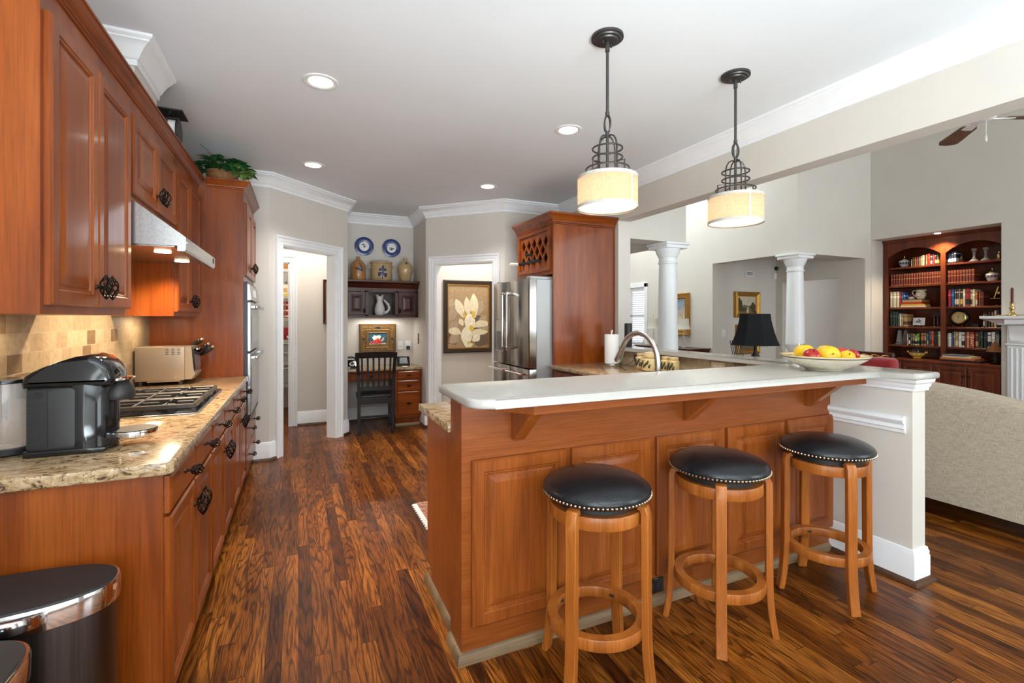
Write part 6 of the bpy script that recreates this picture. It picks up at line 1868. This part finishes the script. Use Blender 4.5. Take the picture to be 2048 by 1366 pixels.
m.box(WX - .095, WX, 2.32, 2.58, 1.06, 1.085, .004).box(WX - .095, WX, 2.32, 2.58, 0, .16, .004)
m.build('pilaster', 'trim', t, smooth=40)
MB().prism([(0, 1.09), (.05, 1.09), (.06, 1.115), (.05, 1.14), (.058, 1.19), (.085, 1.24), (.10, 1.28), (0, 1.28)], 2.40, 2.54, lambda a, b, h: (WX - .045 - a, h, b), bev=.006, seg=2).box(WX - .07, WX, 2.34, 2.575, 1.085, 1.285, .003).build('scroll_bracket', 'trim', t, smooth=40)
t = thing('candlestick', 'brass candlestick with a dark red candle standing on the mantel', 'candlestick', (7.14, 2.50, 1.385))
MB().lathe([(.045, 1.385), (.046, 1.392), (.03, 1.405), (.018, 1.425), (.012, 1.44), (.02, 1.455), (.026, 1.475), (.014, 1.49), (.016, 1.51), (.018, 1.53), (.02, 1.535)], (7.14, 2.50, 0), 20).build('stem', 'brass', t, smooth=60)
MB().lathe([(.012, 1.53), (.012, 1.68), (.004, 1.695)], (7.14, 2.50, 0), 14).build('candle', pm('burgundy_wax', rgb(96, 30, 30), .45), t)
for y, lab in ((2.585, 'small gold beaded ornament lying left of the mantel candlestick'), (2.42, 'small gold beaded ornament lying right of the mantel candlestick')):
    m = MB()
    for k in range(6):
        m.ball((7.13 + .004 * (k % 2), y - .04 + k * .014, 1.391), .0075, 8, 6)
    o = m.build('beaded_ornament', 'brass', loc=(7.13, y, 1.385)); tag(o, lab, 'ornament')

# ---- sofa with pillow
t = thing('sofa', 'large oatmeal linen sofa seen from behind, past the end of the half wall', 'sofa', (4.45, 2.1, 0))
def topz(y):
    return .925 - .085 * ((y - 2.15) / .95) ** 2 * 1.35
ys = [.98 + i * .0575 for i in range(41)]
rings = []
for y in ys:
    z = topz(y)
    rings.append([(4.0, y, .11), (4.0, y, z - .10), (4.005, y, z - .05), (4.025, y, z - .015), (4.065, y, z), (4.12, y, z - .005), (4.17, y, z - .03), (4.2, y, z - .09), (4.24, y, .45), (4.24, y, .11)])
MB().rings(rings).build('back', 'sofa', t, smooth=60)
MB().box(4.02, 4.92, 1.0, 3.26, .11, .32, .02, 2).build('seat_deck', 'sofa', t)
for y0, y1 in ((1.22, 2.12), (2.13, 3.05)):
    MB().box(4.25, 4.94, y0, y1, .32, .48, .04, 3).build('seat_cushion', 'sofa', t)
    MB().box(4.22, 4.40, y0, y1, .46, .80, .05, 3).build('back_cushion', 'sofa', t)
for y0, y1 in ((.98, 1.20), (3.07, 3.28)):
    MB().box(4.03, 4.92, y0, y1, .11, .62, .06, 3).build('arm', 'sofa', t)
for x in (4.06, 4.84):
    for y in (1.05, 3.2):
        MB().cyl((x, y, 0), (x, y, .115), .02, .03, 10).build('leg', 'darkcherry', t)
t = thing('throw_pillow', 'crimson throw pillow peeking over the sofa back', 'pillow', (4.52, 2.16, .6))
R_ = Matrix.Translation((4.52, 2.16, .695)) @ Matrix.Rotation(-.25, 4, 'Y')
MB().rings([[R_ @ Vector((h, a * s_, b * s_)) for a, b in [(.21 * math.copysign(abs(math.cos(k)) ** .45, math.cos(k)), .21 * math.copysign(abs(math.sin(k)) ** .45, math.sin(k))) for k in [2 * PI * i / 32 for i in range(32)]]] for s_, h in ((.2, -.075), (.6, -.06), (.9, -.025), (1, 0), (.9, .025), (.6, .06), (.2, .075))]).build('cover', 'red', t, smooth=60)

# ---- armchair
t = thing('armchair', 'crimson upholstered armchair with a carved gilt top rail, behind the fruit bowl', 'armchair', (5.4, 3.0, 0))
MB().box(5.26, 5.34, 2.72, 3.36, .42, .93, .02, 2).build('back', 'red', t)
R_ = Matrix.Translation((5.22, 0, 0))
MB().box(5.17, 5.30, 2.64, 3.30, .52, .975, .045, 4).build('back_cushion', 'red', t)
MB().box(5.28, 5.33, 2.70, 3.38, .93, 1.02, .012, 2).box(5.275, 5.28, 2.72, 3.36, .965, .985).build('top_rail', 'darkcherry', t)
MB().tube([(5.274, 2.73 + i * .02, .985 + .008 * math.sin(i * 1.3)) for i in range(32)], .008, 6).build('gilt_carving', 'gold', t)
MB().box(5.28, 5.95, 2.72, 3.36, .25, .45, .03, 3).build('seat', 'red', t)
for y in (2.72, 3.32):
    MB().box(5.30, 5.85, y, y + .05, .60, .65, .015, 2).build('arm', 'darkcherry', t)
for x in (5.31, 5.88):
    for y in (2.76, 3.30):
        MB().cyl((x, y, 0), (x, y, .26), .018, .026, 10).build('leg', 'darkcherry', t)

# ---- console table with black lamp behind the ledge, crystal bowl on the ledge
t = thing('console_table', 'dark wooden console table standing behind the white ledge', 'table', (3.33, 2.6, 0))
MB().box(3.16, 3.52, 1.9, 3.3, .73, .76, .004).build('table_top', 'darkcherry', t)
for x in (3.19, 3.47):
    for y in (1.94, 3.24):
        MB().box(x - .02, x + .02, y - .02, y + .02, 0, .73).build('leg', 'darkcherry', t, smooth=0)
MB().box(3.19, 3.49, 1.95, 3.25, .64, .73).build('apron', 'darkcherry', t, smooth=0)
LXp, LYp = 3.30, 2.64
t = thing('table_lamp', 'table lamp with a large black bell shade and metal rod base behind the ledge', 'lamp', (LXp, LYp, .76))
Qr = Matrix.Rotation(.25, 3, 'Z')
MB().lathe([(.186, 1.147), (.168, 1.185), (.150, 1.235), (.135, 1.29), (.123, 1.34), (.116, 1.393)], (LXp, LYp, 0), 8, Qr, cap=False).lathe([(.114, 1.392), (.121, 1.34), (.133, 1.29), (.148, 1.235), (.166, 1.185), (.184, 1.148)], (LXp, LYp, 0), 8, Qr, cap=False).build('shade', 'blackshade', t, smooth=0)
MB().lathe([(.075, .76), (.078, .77), (.05, .78), (.03, .82), (.024, .90), (.04, .98), (.046, 1.02), (.03, 1.07), (.012, 1.10), (.01, 1.20)], (LXp, LYp, 0), 24).build('base', 'pewter', t, smooth=60)
m = MB()
for k in range(7):
    m.tube([(LXp - .02 - k * .004, LYp + .02 + k * .008, .80), (LXp - .05 - k * .006, LYp + .05 + k * .011, .97), (LXp - .065 - k * .007, LYp + .075 + k * .012, 1.18)], .0035, 6)
m.build('rods', 'iron', t)
MB().cyl((LXp, LYp, 1.2), (LXp, LYp, 1.41), .004, .004, 8).ball((LXp, LYp, 1.412), .009, 10, 6).tube([(LXp - .114, LYp, 1.388), (LXp + .114, LYp, 1.388)], .002, 6).build('harp', 'bronze', t)
t = thing('crystal_bowl', 'clear cut glass bowl on a silver stand, on the ledge behind the fruit bowl', 'bowl', (2.91, 2.04, 1.082))
MB().lathe([(.04, 1.082), (.04, 1.088), (.034, 1.09), (.034, 1.128), (.04, 1.132)], (2.91, 2.04, 0), 24).build('stand', 'nickel', t)
MB().lathe([(.026, 1.132), (.034, 1.137), (.048, 1.165), (.062, 1.192), (.058, 1.192), (.044, 1.166), (.03, 1.142), (.001, 1.14)], (2.91, 2.04, 0), 16).build('glass', 'crystal', t, smooth=20)

# ---- ceiling fan
FXc, FYc, FZc = 4.99, 1.93, 2.96
t = thing('ceiling_fan', 'ceiling fan with brown wooden blades and a pull chain in the family room', 'ceiling fan', (FXc, FYc, FZc))
MB().lathe([(.05, FZc - .02), (.09, FZc - .01), (.11, FZc + .03), (.12, FZc + .10), (.10, FZc + .15), (.05, FZc + .17)], (FXc, FYc, 0), 32).build('motor_housing', 'trim', t, smooth=60)
MB().cyl((FXc, FYc, FZc + .15), (FXc, FYc, 5.2), .013, .013, 12).lathe([(.07, 5.2), (.07, 5.17), (.02, 5.13)], (FXc, FYc, 0), 24).build('downrod', 'trim', t)
M['fanwood'] = wood('fan_blade_wood', rgb(84, 58, 44), rgb(120, 86, 64), rgb(144, 108, 84), axis=0, rough=.5, coat=0)
for k in range(5):
    a = math.radians(43 - 72 * k)
    q = Matrix.Translation((FXc, FYc, FZc - .005)) @ Matrix.Rotation(a, 4, 'Z') @ Matrix.Rotation(.18, 4, 'X')
    MB().prism([(.17, -.045), (.20, -.055), (.56, -.07), (.60, -.06), (.64, -.01), (.635, .045), (.56, .07), (.20, .055), (.17, .045)], 0, .007, lambda x, y, h: tuple(q @ Vector((x, y, h)))).build('blade', 'fanwood', t, smooth=0)
    MB().prism([(.07, -.018), (.14, -.03), (.23, -.035), (.24, 0), (.23, .035), (.14, .03), (.07, .018)], -.006, 0, lambda x, y, h: tuple(q @ Vector((x, y, h)))).build('blade_bracket', 'trim', t, smooth=0)
MB().cyl((FXc + .03, FYc - .02, FZc - .14), (FXc + .03, FYc - .02, FZc - .01), .0022, .0022, 6).lathe([(.001, FZc - .19), (.009, FZc - .175), (.006, FZc - .14), (.002, FZc - .135)], (FXc + .03, FYc - .02, 0), 10).build('pull_chain', 'white', t)

# ---- foyer things
t = thing('door_chime', 'white louvred door chime box high on the foyer alcove wall', 'door chime', (6.51, 5.35, 2.06))
MB().box(6.43, 6.59, 5.30, 5.349, 2.015, 2.105, .004).build('cover', 'white', t, smooth=0)
m = MB()
for k in range(3):
    m.box(6.44, 6.57, 5.2985, 5.3005, 2.04 + k * .017, 2.048 + k * .017)
m.build('louvres', 'darkgrey', t)
t = thing('security_camera', 'small black dome security camera in the alcove corner above the motion sensor', 'camera', (7.11, 5.30, 2.17))
MB().cyl((7.11, 5.349, 2.17), (7.11, 5.31, 2.17), .035, .035, 20).build('mount', 'white', t); MB().ball((7.11, 5.295, 2.17), .034, 16, 10).build('dome', 'black', t)
t = thing('motion_sensor', 'white motion sensor in the alcove corner under the black camera', 'sensor', (7.10, 5.33, 2.04))
MB().prism([(-.03, .05), (.03, .05), (.03, -.02), (.02, -.045), (0, -.055), (-.02, -.045), (-.03, -.02)], 5.305, 5.349, lambda a, b, h: (7.11 + a, h, 2.045 + b), bev=.004).build('case', 'white', t); MB().ball((7.11, 5.304, 2.045), (.018, .004, .018), 12, 8).build('lens', 'ceramic', t)
t = thing('light_switch', 'white light switch plate on the alcove wall left of the gilt painting', 'light switch', (5.985, 5.35, 1.13))
MB().box(5.945, 6.025, 5.343, 5.349, 1.07, 1.19, .002).build('cover_plate', 'white', t)
for x in (5.97, 6.0):
    MB().box(x - .005, x + .005, 5.336, 5.344, 1.122, 1.14, .001).build('toggle', 'white', t)


def picture(x0, z0, w, h, y, label, cols, axis='y', fw=.07):
    t = thing('framed_painting', label, 'picture', (x0 + w / 2, y, z0) if axis == 'y' else (y, x0 + w / 2, z0))
    mp = (lambda a, b, d: (x0 + a, y - d, z0 + b)) if axis == 'y' else (lambda a, b, d: (y - d, x0 + w - a, z0 + b))
    m = MB(); frame_rect(m, w, h, [(0, 0), (0, .05), (.012, .058), (.02, .05), (fw * .7, .035), (fw * .8, .04), (fw, .02), (fw, 0)], mp)
    m.build('frame', 'gold', t, smooth=30)
    cv = MB().prism([(fw, fw), (w - fw, fw), (w - fw, h - fw), (fw, h - fw)], .004, .012, mp).build('canvas', cols[0], t, smooth=0)
    iw, ih = w - 2 * fw, h - 2 * fw
    for i, (nm, mat, shapes) in enumerate(cols[1]):
        m = MB()
        for j, s_ in enumerate(shapes):
            patch(m, [(fw + min(max(a, .001), .999) * iw, fw + min(max(b, .001), .999) * ih) for a, b in s_], .0125 + .0006 * i + .0001 * j, mp)
        m.build('painted_' + nm, mat, cv, smooth=0)
    return t


picture(6.20, 1.375, .54, .40, 5.345, 'gilt framed landscape painting on the alcove wall above the black lamp', (paint('skytan', 196, 186, 160), [('hills', paint('hillgreen', 112, 104, 72), [[(0, 0), (1, 0), (1, .45), (.8, .5), (.6, .42), (.4, .5), (.2, .44), (0, .5)]]), ('trees', paint('treebrown', 74, 64, 40), [blob(.12, .5, .13, .42, 0, 14, .15, 2), blob(.86, .35, .14, .3, 0, 14, .15, 3), blob(.3, .2, .2, .12, 0, 12, .1, 5)]), ('stream', paint('stream', 206, 196, 168), [[(.5, .0), (.62, 0), (.6, .3), (.56, .4), (.54, .25)]])]))
picture(6.235, .80, .50, .46, 5.345, 'second gilt frame lower on the alcove wall, mostly hidden by the black lamp', (paint('darkland', 96, 88, 66), [('sky', paint('skytan', 196, 186, 160), [[(0, .6), (1, .6), (1, 1), (0, 1)]])]))
picture(5.80, 1.08, .66, .69, 5.755, 'gilt framed seascape on the far wall right of the first column', (paint('seasky', 150, 164, 176), [('clouds', paint('rosecloud', 186, 168, 158), [blob(.75, .5, .35, .18, .3, 16, .15, 4), blob(.3, .6, .25, .15, 0, 14, .1, 3)]), ('sea', paint('sea', 74, 92, 84), [[(0, 0), (1, 0), (1, .2), (.7, .22), (0, .18)]]), ('boat', paint('boatdark', 44, 42, 50), [[(.5, .2), (.85, .2), (.8, .28), (.55, .27)]]), ('sail', paint('sail', 206, 184, 140), [[(.62, .28), (.95, .3), (.7, .48)]])]), 'x', .09)
# dining console, lamps
t = thing('sideboard', 'dark wooden sideboard against the far wall, holding the two cream lamps', 'sideboard', (5.56, 6.0, 0))
MB().box(5.36, 5.755, 5.37, 6.70, .875, .90, .005).build('top', 'darkcherry', t)
MB().box(5.39, 5.755, 5.40, 6.67, .12, .875, .002).build('case', 'darkcherry', t, smooth=0)
for y in (5.43, 5.85, 6.27):
    d = MB().panel((5.39, y + .38, .62), (0, -1, 0), (0, 0, 1), (-1, 0, 0), .37, .22, [(0, 0), (0, .01), (.01, .014), (.03, .014)]).build('drawer', 'darkcherry', t, smooth=12)
    MB().ball((5.365, y + .19, .73), .014, 10, 8).build('knob', 'brass', d)
for x in (5.42, 5.72):
    for y in (5.43, 6.63):
        MB().cyl((x, y, 0), (x, y, .125), .018, .025, 10).build('leg', 'darkcherry', t)
for y, lab in ((6.39, 'cream bell shade lamp on the sideboard, left of the first column'), (5.70, 'cream bell shade lamp on the sideboard, right of the first column')):
    t = thing('table_lamp', lab, 'lamp', (5.52, y, .90), 'cream lamps on the sideboard')
    MB().lathe([(.105, 1.185), (.092, 1.22), (.082, 1.27), (.076, 1.355)], (5.52, y, 0), 20, cap=False).build('shade', 'lampshade', t, smooth=60)
    prof = [(.04, .90), (.042, .915), (.02, .93)]
    for k in range(6):
        prof += [(.009, .94 + k * .03), (.017, .955 + k * .03)]
    prof += [(.008, 1.125), (.006, 1.19)]
    MB().lathe(prof, (5.52, y, 0), 18).build('base', 'crystal', t, smooth=60)
    MB().cyl((5.52, y, 1.19), (5.52, y, 1.40), .004, .004, 8).ball((5.52, y, 1.405), .008, 8, 6).build('finial', 'brass', t)
t = thing('decanter', 'small glass ornament at the left end of the sideboard', 'ornament', (5.5, 6.42, .90))
t.location = (5.44, 6.55, .90)
MB().lathe([(.03, .90), (.034, .91), (.03, .94), (.012, .955), (.014, .97), (.004, .985)], (5.44, 6.55, 0), 14).build('body', 'crystal', t)
MB().ball((5.44, 6.55, .99), .008, 8, 6).build('stopper', 'crystal', t)

# settle contacts: stand small things a hair above what carries them
for o in list(SC.objects):
    if o.parent is None and o.get('category') and o.name.split('.')[0] in ('ginger_jar', 'candlestick', 'bookend', 'figurine', 'pitcher', 'tobacco_jar', 'microscope', 'delft_tile', 'clock', 'trinket_box', 'obelisk', 'tureen', 'small_lamp', 'table_lamp', 'canister', 'telephone', 'smart_display', 'stoneware_jug', 'stoneware_crock', 'fish_pitcher', 'food_can', 'storage_bin', 'snack_bag', 'jar', 'food_box', 'snack_tub', 'fruit_bowl', 'apple', 'pear', 'crystal_bowl', 'speaker', 'paper_towel_holder', 'toaster_oven', 'coffee_machine', 'decanter', 'kitchen_scale', 'kitchen_tap', 'tap_handle', 'notepad', 'beaded_ornament'):
        o.location.z += .0012
